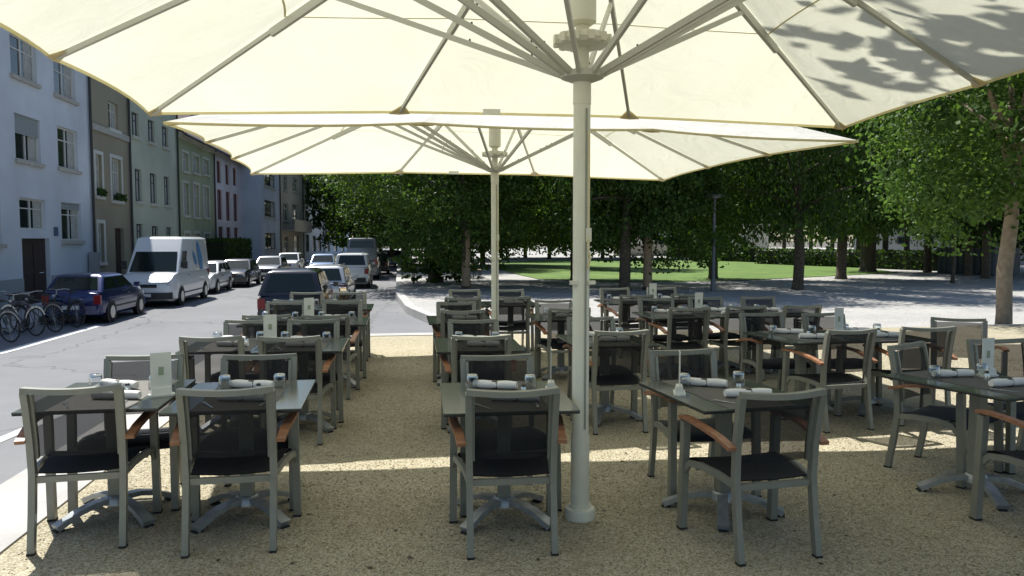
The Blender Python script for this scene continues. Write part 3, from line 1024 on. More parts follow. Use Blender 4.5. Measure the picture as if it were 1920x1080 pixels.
def house(name, label, px0, px1, eave, wall, wins, doors=(), X=FACE_X, y0=None, y1=None, roof_h=2.9, deep=9.0, cornice=None, plinth=None, pipe=True, winkw=None, roofmat='roof_tile', zbase=Z_ROAD + 0.12, overhang=0.45):
    y0 = fy(px0, X) if y0 is None else y0
    y1 = fy(px1, X) if y1 is None else y1
    root = empty(name, (0, 0, 0), 0, label, 'house')
    holes = []
    wh = []
    for wn in wins:
        a, b, t, bo = wn[:4]
        c = (a + b) / 2
        h = (fy(a, X), fy(b, X), fz(c, bo, X), fz(c, t, X))
        holes.append(h); wh.append((h, wn[4] if len(wn) > 4 else {}))
    dh = []
    for a, b, t in doors:
        h = (fy(a, X), fy(b, X), zbase + 0.10, fz((a + b) / 2, t, X))
        holes.append(h); dh.append(h)
    m = MB()
    facade(m, X, y0, y1, zbase - 0.5, eave, holes)
    m.quad((X, y0, zbase - 0.5), (X, y0, eave), (X - deep, y0, eave), (X - deep, y0, zbase - 0.5))
    m.quad((X, y1, zbase - 0.5), (X - deep, y1, zbase - 0.5), (X - deep, y1, eave), (X, y1, eave))
    m.quad((X - deep, y0, zbase - 0.5), (X - deep, y0, eave), (X - deep, y1, eave), (X - deep, y1, zbase - 0.5))
    for yy in (y0, y1):
        m.add([(X, yy, eave), (X - deep / 2, yy, eave + roof_h), (X - deep, yy, eave)], [(0, 1, 2)])
    m.build('wall', wall, root, fix=False)
    kw = dict(winkw or {})
    for h, extra in wh:
        k = dict(kw); k.update(extra)
        add_window(root, X, h, **k)
    for h in dh:
        add_door(root, X, h)
    m = MB()
    ov = overhang
    sl = roof_h / (deep / 2)
    for sgn in (1, -1):
        xe = X + ov if sgn == 1 else X - deep - ov
        ze = eave - ov * sl + 0.10
        xr = X - deep / 2
        zr2 = eave + roof_h + 0.10
        ya, yb = y0 - 0.02 + 0.025, y1 + 0.02 - 0.025
        m.add([(xe, ya, ze), (xe, yb, ze), (xr, yb, zr2), (xr, ya, zr2), (xe, ya, ze + 0.14), (xe, yb, ze + 0.14), (xr, yb, zr2 + 0.14), (xr, ya, zr2 + 0.14)],
              [(0, 1, 2, 3), (7, 6, 5, 4), (0, 4, 5, 1), (1, 5, 6, 2), (3, 2, 6, 7), (0, 3, 7, 4)])
    rf = m.build('roof', roofmat, root)
    m = MB(); m.box2((X - deep / 2 - 0.9, (y0 + y1) / 2 - 0.35, eave + roof_h - 0.6), (X - deep / 2 - 0.3, (y0 + y1) / 2 + 0.35, eave + roof_h + 1.1)); m.build('chimney', wall, rf)
    m = MB(); m.tube([(X + ov + 0.06, y0 + 0.03, eave - ov * sl + 0.12), (X + ov + 0.06, y1 - 0.03, eave - ov * sl + 0.12)], 0.07, 8); m.build('gutter', 'pipe_metal', rf)
    if cornice:
        m = MB(); m.box2((X + 0.002, y0 + 0.02, eave - 0.42), (X + 0.16, y1 - 0.02, eave - 0.20)); m.box2((X + 0.002, y0 + 0.02, eave - 0.198), (X + 0.30, y1 - 0.02, eave - 0.14))
        m.build('cornice', cornice, root)
    if plinth:
        m = MB()
        spans = [(y0 + 0.005, y1 - 0.005)]
        for h in dh:
            ns = []
            for a, b in spans:
                if a < h[0] < b: ns += [(a, h[0] - 0.06), (h[1] + 0.06, b)]
                else: ns.append((a, b))
            spans = ns
        for a, b in spans:
            if b > a: m.box2((X + 0.003, a, zbase - 0.4), (X + 0.05, b, plinth[1]))
        m.build('plinth', plinth[0], root)
    if pipe:
        m = MB(); m.tube([(X + 0.09, y1 - 0.10, zbase), (X + 0.09, y1 - 0.10, eave - 0.35), (X + 0.40, y1 - 0.10, eave - 0.1)], 0.055, 8); m.build('downpipe', 'pipe_metal', root, 60)
    return root, y0, y1
for nm, c in (('wall_white', (0.60, 0.635, 0.69)), ('wall_olive', (0.31, 0.275, 0.20)), ('wall_sage', (0.50, 0.52, 0.42)), ('wall_green', (0.36, 0.385, 0.25)), ('wall_rose_white', (0.66, 0.60, 0.62)), ('wall_pale_blue', (0.50, 0.55, 0.62)), ('wall_beige', (0.46, 0.40, 0.31)), ('wall_grey', (0.42, 0.44, 0.46)), ('plinth_grey', (0.33, 0.34, 0.34)), ('red_frame', (0.20, 0.045, 0.04)), ('wall_cream', (0.55, 0.54, 0.47)), ('blue_grey_shutter', (0.06, 0.075, 0.09))):
    mat(nm, c, 0.9, noise=0.13, nscale=0.45, bump=0.15, bscale=30, detail=10)

W1 = dict(fr='window_paint')
r1, y0, y1 = house('town_house', 'white town house with grey plinth and dark door, first on the left', -150, 174, 9.85, 'wall_white',
    [(32, 80, 78, 153), (111, 150, 122, 187), (35, 82, 221, 304, dict(blind=0.42)), (114, 151, 243, 318), (38, 87, 373, 431, dict(sill=None)), (116, 153, 381, 451, dict(blind=0.18)),
     (-75, -8, 30, 118), (-75, -8, 195, 287), (-70, 3, 368, 458)],
    [(40, 92, 447)], plinth=('plinth_grey', fz(120, 514)), winkw=W1)
m = MB(); zz = fz(104, 434); yy = fy(104); m.box2((FACE_X + 0.004, yy - 0.16, zz - 0.16), (FACE_X + 0.03, yy + 0.16, zz + 0.16)); m.build('number_plate', 'blue_plate' if 'blue_plate' in MATS else mat('blue_plate', (0.06, 0.10, 0.20), 0.4), r1)
m = MB(); zz = fz(165, 492); yy = fy(166); m.box2((FACE_X + 0.052, yy - 0.22, zz - 0.4), (FACE_X + 0.30, yy + 0.22, zz + 0.4)); m.build('meter_box', 'plinth_grey', r1)
r2, _, _ = house('town_house', 'olive brown town house with white window surrounds and a pale band', 174, 246, 9.7, 'wall_olive',
    [(210, 228, 196, 245, dict(fr='wall_cream', surround=None)), (182, 194, 291, 368, dict(flowers=True)), (212, 230, 299, 377, dict(flowers=True)), (183, 194, 419, 492)],
    [(215, 232, 428)], winkw=dict(surround='window_paint', sill='window_paint'))
m = MB(); zz = fz(210, 250); m.box2((FACE_X + 0.003, fy(176), zz - 0.14), (FACE_X + 0.09, fy(244), zz + 0.12)); m.build('band_course', 'stone_sill', r2)
house('town_house', 'pale sage town house with three plain window columns', 246, 335, 9.5, 'wall_sage',
    [(253, 266, 214, 258), (283, 295, 228, 269), (309, 320, 240, 278), (256, 268, 318, 378), (284, 296, 326, 382), (310, 320, 332, 385), (256, 268, 420, 462), (285, 297, 424, 462), (312, 322, 426, 462)],
    winkw=dict(fr='blue_grey_shutter', sill='wall_cream', panes=2))
house('town_house', 'green town house with cream cornice and arched look windows', 335, 403, 7.9, 'wall_green',
    [(345, 356, 288, 322), (364, 376, 294, 325), (383, 394, 301, 328), (345, 355, 344, 404), (364, 374, 347, 407), (383, 393, 352, 408), (345, 355, 437, 464), (364, 374, 438, 464), (383, 393, 439, 464)],
    winkw=dict(surround='wall_cream', sill='wall_cream'), cornice='wall_cream', roof_h=4.0)
house('town_house', 'narrow white town house with dark red windows and brown roof', 403, 455, 7.9, 'wall_rose_white',
    [(409, 417, 303, 344), (425, 432, 310, 347), (439, 446, 316, 349), (409, 418, 356, 412), (425, 433, 360, 414), (439, 447, 364, 415), (410, 419, 425, 458), (425, 433, 426, 458), (439, 447, 427, 458)],
    winkw=dict(fr='red_frame', sill=None, curtain=False), roof_h=4.0)
X6 = -10.9
house('town_house', 'pale blue block standing forward with a blank side wall', 490, 525, 9.5, 'wall_pale_blue',
    [(497, 517, 326, 351), (497, 517, 377, 407), (497, 517, 437, 467)], X=X6, winkw=dict(fr='blue_grey_shutter', sill='stone_sill', panes=3), deep=11.0, roof_h=2.2)
r7, a7, b7 = house('town_house', 'beige town house with a small balcony over its door', 525, 568, 9.5, 'wall_beige',
    [(533, 540, 330, 357), (550, 560, 336, 360), (532, 541, 380, 414), (549, 559, 383, 414), (532, 540, 442, 475), (552, 560, 442, 475)], X=X6, winkw=dict(curtain=False))
m = MB(); zz = fz(545, 432, X6); m.box2((X6 + 0.004, fy(529, X6), zz - 0.15), (X6 + 1.2, fy(564, X6), zz)); m.box2((X6 + 1.1, fy(529, X6), zz + 0.002), (X6 + 1.2, fy(564, X6), zz + 1.0)); m.build('balcony', 'wall_beige', r7)
house('town_house', 'grey white town house beyond the beige one', 568, 606, 8.5, 'wall_grey',
    [(573, 579, 395, 425), (586, 592, 400, 428), (596, 602, 404, 430), (573, 579, 440, 472), (586, 592, 442, 472), (596, 602, 443, 472), (575, 581, 350, 380), (590, 596, 358, 385)], X=X6, winkw=dict(fr='blue_grey_shutter', curtain=False, sill=None))
house('town_house', 'far pale town house where the street ends', 606, 655, 8.0, 'wall_pale_blue',
    [(612, 618, 410, 432), (626, 632, 414, 434), (640, 645, 418, 436), (612, 618, 446, 472), (626, 632, 447, 472), (640, 645, 448, 472)], X=X6, winkw=dict(fr='blue_grey_shutter', curtain=False, sill=None))
# ------------------------------------------------------------------ vehicles (front towards local +Y, ground at z = 0)
def paint(name, col, metal=0.0, rough=0.25):
    m = mat(name, col, rough, metal, spec=0.6)
    b = m.node_tree.nodes['Principled BSDF']
    b.inputs['Coat Weight'].default_value = 0.6
    b.inputs['Coat Roughness'].default_value = 0.06
    return name
def bil(q, u, v):
    return (q[0] * (1 - u) + q[1] * u) * (1 - v) + (q[3] * (1 - u) + q[2] * u) * v
def patch(m, q, u0, u1, v0, v1, off, taper=0.0):
    n = (q[1] - q[0]).cross(q[3] - q[0]).normalized()
    c = (q[0] + q[1] + q[2] + q[3]) / 4
    if n.dot(c - Vector((0, c.y * 0.5 if abs(n.y) < 0.5 else 0, 0.9))) < 0: n = -n
    m.quad(*[bil(q, u, v) + n * off for u, v in ((u0, v0), (u1, v0), (u1 - taper, v1), (u0 + taper, v1))])
def make_vehicle(name, label, cat, group, L, W, H, body, hood, base_f, top_f, top_r, base_r, belt, roof_in=0.14, belt_r=None, nwin=2, wheel_r=0.31, wb=None, dark_bumper=False, tall=False, solid_side=False, loc=(0, 0, 0), rz=0.0, rack=False):
    """hood: height of the bonnet front; base_f / top_f / top_r / base_r: y of screen foot, roof front, roof rear, tail foot"""
    root = empty(name, loc, rz, label, cat, group)
    hw = W / 2
    zb = 0.20
    belt_r = belt if belt_r is None else belt_r
    st = [(-L / 2, 0.86, zb + 0.14, belt_r - 0.16), (-L / 2 + 0.05, 0.93, zb + 0.06, belt_r - 0.05), (-L / 2 + 0.35, 0.99, zb, belt_r), (base_r if base_r > -L / 2 + 0.5 else -L / 2 + 0.6, 1.0, zb, belt_r), (0, 1.0, zb, (belt + belt_r) / 2 + 0.0), (base_f - 0.05, 1.0, zb, belt), (base_f + (L / 2 - base_f) * 0.5, 0.985, zb, (belt + hood) / 2 + 0.035), (L / 2 - 0.22, 0.94, zb + 0.02, hood), (L / 2 - 0.05, 0.84, zb + 0.08, hood - 0.10), (L / 2, 0.74, zb + 0.16, hood - 0.24)]
    st.sort(key=lambda t: t[0])
    m = MB()
    prof = []
    for y, k, b0, t0 in st:
        h = hw * k
        ring = [(h * 0.86, b0), (h * 0.985, b0 + 0.10), (h, b0 + (t0 - b0) * 0.5), (h * 0.975, b0 + (t0 - b0) * 0.82), (h * 0.91, t0), (h * 0.55, t0 + 0.03)]
        prof.append([Vector((x, y, z)) for x, z in ring] + [Vector((-x, y, z)) for x, z in reversed(ring)])
    k = 12
    for r in prof: m.v += [tuple(v) for v in r]
    for i in range(len(prof) - 1):
        for a in range(k):
            b = (a + 1) % k
            m.f.append((i * k + a, i * k + b, (i + 1) * k + b, (i + 1) * k + a))
    m.f.append(tuple(reversed(range(k)))); m.f.append(tuple((len(prof) - 1) * k + a for a in range(k)))
    bd = m.build('body', body, root, 38)
    # cabin
    hb, ht = hw * 0.935, hw * (1 - roof_in) * 0.93
    bz = belt - 0.01; bzr = belt_r - 0.01
    A = [Vector((-hb, base_r, bzr)), Vector((hb, base_r, bzr)), Vector((hb, base_f, bz)), Vector((-hb, base_f, bz))]
    T = [Vector((-ht, top_r, H - 0.06)), Vector((ht, top_r, H - 0.06)), Vector((ht, top_f, H - 0.06)), Vector((-ht, top_f, H - 0.06))]
    Cn = [Vector((-ht * 0.72, top_r + 0.10, H)), Vector((ht * 0.72, top_r + 0.10, H)), Vector((ht * 0.72, top_f - 0.16, H)), Vector((-ht * 0.72, top_f - 0.16, H))]
    m = MB()
    m.add(A + T + Cn, [(0, 1, 5, 4), (1, 2, 6, 5), (2, 3, 7, 6), (3, 0, 4, 7), (4, 5, 9, 8), (5, 6, 10, 9), (6, 7, 11, 10), (7, 4, 8, 11), (8, 9, 10, 11)])
    m.build('cabin', body, root, 50, bevel=0.085)
    g = MB(); patch(g, [A[3], A[2], T[2], T[3]], 0.05, 0.95, (0.08 if not tall else 0.03), (0.94 if not tall else 0.60), 0.012, 0.02); g.build('windscreen', 'car_glass', root, fix=False)
    g = MB(); patch(g, [A[0], A[1], T[1], T[0]], 0.08, 0.92, (0.58 if tall else 0.16), 0.92, 0.012, 0.03); g.build('rear_window', 'car_glass', root, fix=False)
    for s in (1, -1):
        q = [A[1], A[2], T[2], T[1]] if s == 1 else [A[0], A[3], T[3], T[0]]
        if solid_side:
            spans = [(0.80, 0.955)]
        else:
            spans = [(0.04 + 0.92 * i / nwin + 0.012, 0.04 + 0.92 * (i + 1) / nwin - 0.012) for i in range(nwin)]
        for u0, u1 in spans:
            g = MB()
            v1 = 0.62 if tall else 0.90
            v0 = 0.16 if not tall else 0.14
            n = (q[1] - q[0]).cross(q[3] - q[0]).normalized()
            if n.x * s < 0: n = -n
            g.quad(*[bil(q, u, v) + n * 0.010 for u, v in ((u0, v0), (u1, v0), (u1 - (0.02 if u1 < 0.9 else 0.0), v1), (u0 + 0.005, v1))])
            g.build('side_window', 'car_glass', root, fix=False)
        mr = MB(); mr.box((s * (hw + 0.10), base_f - 0.28, belt + 0.10 + (0.18 if tall else 0)), (0.16, 0.09, 0.13 + (0.16 if tall else 0))); mr.build('mirror', 'bumper_black' if tall else body, root)
        hd = MB(); hd.box((s * (hw + 0.004), 0.15 - (0.0 if not tall else -0.5), belt - 0.14), (0.02, 0.14, 0.03)); hd.build('door_handle', 'bumper_black', root)
        sk = MB(); sk.box((s * (hw - 0.002), 0.0, zb + 0.26), (0.02, L * 0.46, 0.05)); sk.build('side_strip', 'bumper_black', root)
    wb = wb or L * 0.60
    for yy in (wb / 2 + 0.02, -wb / 2 + 0.02 - (L * 0.02)):
        for s in (1, -1):
            ar = MB()
            n = 18
            ar.add([(s * (hw - 0.012 + 0.016), yy, wheel_r)] + [(s * (hw - 0.012 + 0.016), yy + (wheel_r + 0.06) * math.cos(2 * math.pi * i / n), wheel_r + (wheel_r + 0.06) * math.sin(2 * math.pi * i / n)) for i in range(n)], [(0, 1 + i, 1 + (i + 1) % n) for i in range(n)])
            ar.build('wheel_arch', 'bumper_black', root, fix=False)
            wl = MB()
            wl.tube([(s * (hw - 0.17), yy, wheel_r), (s * (hw + 0.004), yy, wheel_r), (s * (hw + 0.018), yy, wheel_r)], wheel_r, 20, scale=[1, 1, 0.93])
            w_ = wl.build('wheel', 'tyre', root, 40)
            rm = MB(); x0 = s * (hw + 0.020)
            rm.tube([(x0, yy, wheel_r), (x0 + s * 0.008, yy, wheel_r)], wheel_r * 0.60, 18)
            rm.build('rim', 'alloy', w_, 40)
            sp = MB(); sp.tube([(x0 + s * 0.006, yy, wheel_r), (x0 + s * 0.012, yy, wheel_r)], wheel_r * 0.2, 10)
            sp.build('hub_cap', 'lamp_clear', w_)
    for s in (1, -1):
        hl = MB(); hl.box((s * hw * 0.66, L / 2 - 0.10, hood - 0.15), (hw * 0.42, 0.14, 0.15)); hl.build('headlight', 'lamp_clear', root)
        tl = MB(); tl.box((s * hw * 0.82, -L / 2 + 0.035, belt_r - 0.22 + (0.1 if tall else 0)), (hw * 0.22, 0.09, 0.26 if not tall else 0.34)); tl.build('tail_light', 'lamp_red', root)
    bmt = 'bumper_black' if dark_bumper else body
    for s in (1, -1):
        bu = MB(); bu.bar([(-hw * 0.92, s * (L / 2 - 0.14), 0.42), (-hw * 0.66, s * (L / 2 + 0.02), 0.42), (hw * 0.66, s * (L / 2 + 0.02), 0.42), (hw * 0.92, s * (L / 2 - 0.14), 0.42)], 0.10, 0.24); bu.build('bumper', bmt, root, 40)
        pl = MB(); pl.box((0, s * (L / 2 + 0.075), 0.45 if s == 1 else 0.50), (0.46, 0.012, 0.11)); pl.build('number_plate', 'plate', root)
    gr = MB(); gr.box((0, L / 2 - 0.005, hood - 0.22), (hw * 0.85, 0.05, 0.12)); gr.build('grille', 'bumper_black', root)
    if rack:
        for s in (1, -1):
            rk = MB(); rk.tube([(s * ht * 0.86, top_r + 0.15, H + 0.02), (s * ht * 0.86, top_f - 0.25, H + 0.02)], 0.018, 6); rk.build('roof_rail', 'bumper_black', root)
    return root
paint('paint_blue', (0.010, 0.021, 0.105), 0.3); paint('paint_white', (0.72, 0.73, 0.74)); paint('paint_silver', (0.46, 0.47, 0.48), 0.5)
paint('paint_black', (0.010, 0.010, 0.014), 0.1, 0.2); paint('paint_dark', (0.022, 0.024, 0.030), 0.3); paint('paint_lightblue', (0.20, 0.28, 0.42), 0.4); paint('paint_grey', (0.20, 0.21, 0.22), 0.4)
paint('paint_silverwhite', (0.62, 0.63, 0.64), 0.2)
LEFT = 'cars parked along the house fronts'
RIGHT = 'cars parked beside the plaza'
def gx(px, py, z=Z_ROAD):
    return P(px, py, z)
def park(px, py, side, W, yoff):
    """right-hand wheel contact at px, py"""
    p = gx(px, py)
    return (p.x - W / 2 * side, p.y + yoff, zr(p.y))
c = park(214, 603, 1, 1.68, 1.15)
make_vehicle('parked_car', 'dark blue hatchback parked behind the bicycles, tail towards the camera', 'car', LEFT, 3.95, 1.68, 1.43, 'paint_blue', 0.82, 0.92, 0.18, -1.38, -1.86, 0.93, 0.16, loc=c, rz=0.0, wb=2.45)
c = park(326, 577, 1, 1.95, 1.05)
van = make_vehicle('parked_van', 'white high-roof delivery van with blue side graphic, facing the camera', 'van', LEFT, 5.6, 1.95, 2.55, 'paint_white', 1.00, 1.85, 0.85, -2.70, -2.78, 1.22, 0.10, nwin=1, wheel_r=0.34, wb=3.4, dark_bumper=True, tall=True, solid_side=True, loc=(c[0], c[1] + 1.75, c[2]), rz=math.pi)
m = MB()
gxs = -1.95 / 2 - 0.012
rr = random.Random(3)
# flat print on the side facing the road: a blue leaf-like sweep and smaller swooshes
def swoosh(m, y, z, a, b, rot):
    n = 14
    pts = []
    for i in range(n):
        t = 2 * math.pi * i / n
        u, v = a * math.cos(t), b * math.sin(t) * (1 - 0.35 * math.cos(t))
        pts.append((y + u * math.cos(rot) - v * math.sin(rot), z + u * math.sin(rot) + v * math.cos(rot)))
    lean = lambda z: max(0.0, z - 1.2) * 0.066
    m.add([(-0.91 + lean(q) - 0.018, p, q) for p, q in pts], [tuple(range(n))])
swoosh(m, -1.35, 1.80, 0.62, 0.30, 1.2); swoosh(m, -0.55, 1.72, 0.34, 0.16, 0.9)
m.build('side_graphic', mat('van_blue', (0.04, 0.20, 0.42), 0.4), van, fix=False)
c = park(398, 553, 1, 1.68, 2.4)
make_vehicle('parked_car', 'silver-white estate car parked just behind the white van', 'car', LEFT, 4.2, 1.68, 1.43, 'paint_silverwhite', 0.80, 0.90, 0.25, -1.65, -1.98, 0.91, 0.15, nwin=3, loc=c, rz=math.pi, wb=2.5)
c = park(462, 540, 1, 1.72, 2.4)
make_vehicle('parked_car', 'black saloon car third in line behind the white van', 'car', LEFT, 4.4, 1.72, 1.42, 'paint_black', 0.80, 0.85, 0.15, -1.10, -1.70, 0.91, 0.17, loc=c, rz=math.pi)
c = park(525, 527, 1, 1.72, 2.0)
make_vehicle('parked_car', 'grey car with a bright windscreen further along the house fronts', 'car', LEFT, 4.2, 1.72, 1.45, 'paint_grey', 0.82, 0.9, 0.1, -1.4, -1.9, 0.92, 0.16, loc=c, rz=math.pi)
c = park(560, 514, 1, 1.75, 2.0)
make_vehicle('parked_car', 'small white car at the far end of the house-front row', 'car', LEFT, 4.0, 1.72, 1.5, 'paint_white', 0.86, 0.95, 0.3, -1.5, -1.9, 0.95, 0.15, loc=c, rz=math.pi)
# right-hand row, tails towards the camera
b0 = PD(541, 620, 20.2)
make_vehicle('parked_car', 'black people carrier nearest the terrace, tail window reflecting sky', 'car', RIGHT, 4.5, 1.76, 1.62, 'paint_black', 0.92, 1.30, 0.45, -1.80, -2.20, 0.98, 0.20, nwin=3, loc=(b0.x, b0.y + 2.3, zr(b0.y)), rz=R(1), wb=2.8, wheel_r=0.33)
b1 = PD(606, 585, 26.5)
make_vehicle('parked_car', 'silver car just ahead of the black people carrier', 'car', RIGHT, 4.3, 1.72, 1.52, 'paint_silver', 0.84, 1.05, 0.35, -1.65, -2.05, 0.95, 0.15, nwin=3, loc=(b1.x, b1.y + 2.2, Z_ROAD), rz=R(-1), rack=True)
b2 = PD(660, 546, 38.5)
make_vehicle('parked_car', 'white off-roader with upright tail ahead of the silver car', 'car', RIGHT, 4.2, 1.75, 1.75, 'paint_white', 1.0, 0.95, 0.55, -1.90, -2.05, 1.08, 0.10, nwin=3, loc=(b2.x, b2.y + 2.1, Z_ROAD), rz=0, dark_bumper=True, wheel_r=0.36)
b3 = PD(679, 540, 47.0)
make_vehicle('parked_van', 'tall grey van with a pale roof far down the row', 'van', RIGHT, 5.2, 2.0, 2.55, 'paint_grey', 1.06, 2.0, 1.4, -2.45, -2.58, 1.20, 0.12, nwin=1, wheel_r=0.34, wb=3.2, tall=True, solid_side=False, loc=(b3.x, b3.y + 2.6, Z_ROAD), rz=0)
b4 = PD(642, 530, 52.0)
make_vehicle('parked_car', 'light blue hatchback facing the camera beyond the silver car', 'car', RIGHT, 4.0, 1.72, 1.5, 'paint_lightblue', 0.84, 0.95, 0.25, -1.5, -1.95, 0.95, 0.15, loc=(b4.x - 1.2, b4.y, Z_ROAD), rz=math.pi)
b5 = PD(707, 527, 56.0)
make_vehicle('parked_car', 'dark car almost hidden beyond the tall grey van', 'car', RIGHT, 4.2, 1.75, 1.55, 'paint_dark', 0.86, 0.95, 0.3, -1.6, -2.0, 0.97, 0.14, loc=(b5.x, b5.y, Z_ROAD), rz=0)
b6 = PD(731, 511, 72.0)
make_vehicle('parked_car', 'far grey-blue car standing by the bushes at the plaza corner', 'car', RIGHT, 4.2, 1.75, 1.5, 'paint_lightblue', 0.86, 0.95, 0.3, -1.6, -2.0, 0.97, 0.14, loc=(b6.x, b6.y, Z_ROAD), rz=R(14))

# ------------------------------------------------------------------ two-wheelers
def make_bike(name, label, loc, rz, framemat, lean=0.05, fender='steel', basket=False):
    root = empty(name, loc, rz, label, 'bicycle', 'bicycles parked along the road line')
    root.rotation_euler = (0, lean, rz)
    rw = 0.34
    for y in (-0.53, 0.53):
        m = MB(); n = 24
        m.tube([(0, y + rw * math.cos(2 * math.pi * i / n), rw + 0.012 + rw * math.sin(2 * math.pi * i / n)) for i in range(n)], 0.019, 6, closed=True, up=(1, 0, 0))
        wl = m.build('wheel', 'tyre', root, 60)
        m = MB()
        for i in range(9):
            a = math.pi * i / 9
            m.tube([(0, y + 0.33 * math.cos(a), rw + 0.012 + 0.33 * math.sin(a)), (0, y - 0.33 * math.cos(a), rw + 0.012 - 0.33 * math.sin(a))], 0.0026, 4)
        m.build('spokes', 'alloy', wl)
        m = MB(); n = 10; a0, a1 = (0.2, 2.6) if y < 0 else (0.7, 2.9)
        m.sweep([(0, y + (rw + 0.04) * math.cos(a0 + (a1 - a0) * i / n), rw + 0.012 + (rw + 0.04) * math.sin(a0 + (a1 - a0) * i / n)) for i in range(n + 1)], [(-0.028, -0.004), (0.028, -0.004), (0.02, 0.008), (-0.02, 0.008)], up=(1, 0, 0))
        m.build('mudguard', fender, root, 60)
    hub_r, hub_f, bb, seat, head, headl = (0, -0.53, rw), (0, 0.53, rw), (0, -0.08, 0.29), (0, -0.22, 0.80), (0, 0.36, 0.86), (0, 0.40, 0.68)
    m = MB()
    for a, b, r in ((bb, seat, 0.016), (seat, head, 0.015), (bb, headl, 0.018), (head, headl, 0.018)):
        m.tube([a, b], r, 7)
    for s in (-1, 1):
        m.tube([(s * 0.02, bb[1], bb[2]), (s * 0.06, hub_r[1], rw)], 0.009, 6); m.tube([(s * 0.02, seat[1], seat[2] - 0.03), (s * 0.06, hub_r[1], rw)], 0.008, 6)
        m.tube([(s * 0.03, headl[1], headl[2]), (s * 0.055, 0.50, 0.45), (s * 0.055, hub_f[1], rw)], 0.010, 6)
    m.build('frame', framemat, root, 60)
    m = MB(); m.tube([seat, (0, -0.25, 0.95)], 0.013, 6); m.sweep([(0, -0.38, 0.97), (0, -0.28, 0.985), (0, -0.12, 0.965)], [(-0.075, -0.02), (0.075, -0.02), (0.05, 0.025), (-0.05, 0.025)], scale=[1, 0.9, 0.35]); m.build('saddle', 'rubber', root, 50)
    m = MB(); m.tube([head, (0, 0.345, 1.0)], 0.013, 6); m.tube([(-0.29, 0.20, 1.03), (-0.2, 0.33, 1.04), (0, 0.36, 1.01), (0.2, 0.33, 1.04), (0.29, 0.20, 1.03)], 0.012, 6); m.build('handlebar', 'alloy', root, 60)
    m = MB(); m.tube([(-0.03, bb[1], bb[2]), (0.06, bb[1], bb[2])], 0.095, 16); m.box((0.09, bb[1] + 0.12, bb[2] - 0.12), (0.09, 0.08, 0.02)); m.box((-0.09, bb[1] - 0.12, bb[2] + 0.12), (0.09, 0.08, 0.02)); m.tube([(0.05, bb[1], bb[2]), (0.05, bb[1] + 0.12, bb[2] - 0.12)], 0.01, 5); m.tube([(-0.05, bb[1], bb[2]), (-0.05, bb[1] - 0.12, bb[2] + 0.12)], 0.01, 5); m.build('crank', 'bumper_black', root, 50)
    m = MB(); m.box((0, -0.55, 0.775), (0.13, 0.40, 0.014)); m.tube([(-0.05, -0.55, 0.77), (-0.06, -0.53, rw)], 0.006, 5); m.tube([(0.05, -0.55, 0.77), (0.06, -0.53, rw)], 0.006, 5); m.build('carrier', 'bumper_black', root)
    m = MB(); m.lathe([(0.03, -0.03), (0.045, 0.02), (0.04, 0.04)], 10, (0, 0.46, 0.83)); m.build('lamp', 'alloy', root, 60)
    if basket:
        m = MB(); m.sweep([(0, 0.60, 0.80), (0, 0.60, 1.02)], [(-0.16, -0.12), (0.16, -0.12), (0.16, 0.12), (-0.16, 0.12)], scale=[0.85, 1.0]); m.build('basket', 'pipe_metal', root)
    return root
mat('bike_green', (0.02, 0.05, 0.045), 0.35); mat('bike_purple', (0.06, 0.02, 0.06), 0.35)
for i, (px, py, ang, fm, lb, fe) in enumerate(((12, 640, 62, 'pipe_metal', 'black bicycle at the left picture edge with bright mudguards', 'alloy'),
        (62, 628, 58, 'bike_purple', 'purple framed bicycle second in the row by the white line', 'alloy'),
        (98, 621, 60, 'bike_green', 'dark green bicycle in the middle of the parked bicycles', 'alloy'),
        (140, 612, 56, 'pipe_metal', 'black bicycle next to the blue hatchback tail', 'pipe_metal'),
        (30, 622, 64, 'bike_green', 'dark bicycle standing behind the row, nearest the house door', 'pipe_metal'))):
    p = P(px, py, zr(17))
    rz = R(ang)
    make_bike('bicycle', lb, (p.x - 0.40, p.y + 0.30, zr(p.y) + 0.01), rz, fm, 0.06 if i % 2 else -0.05, fe, basket=(i == 2))
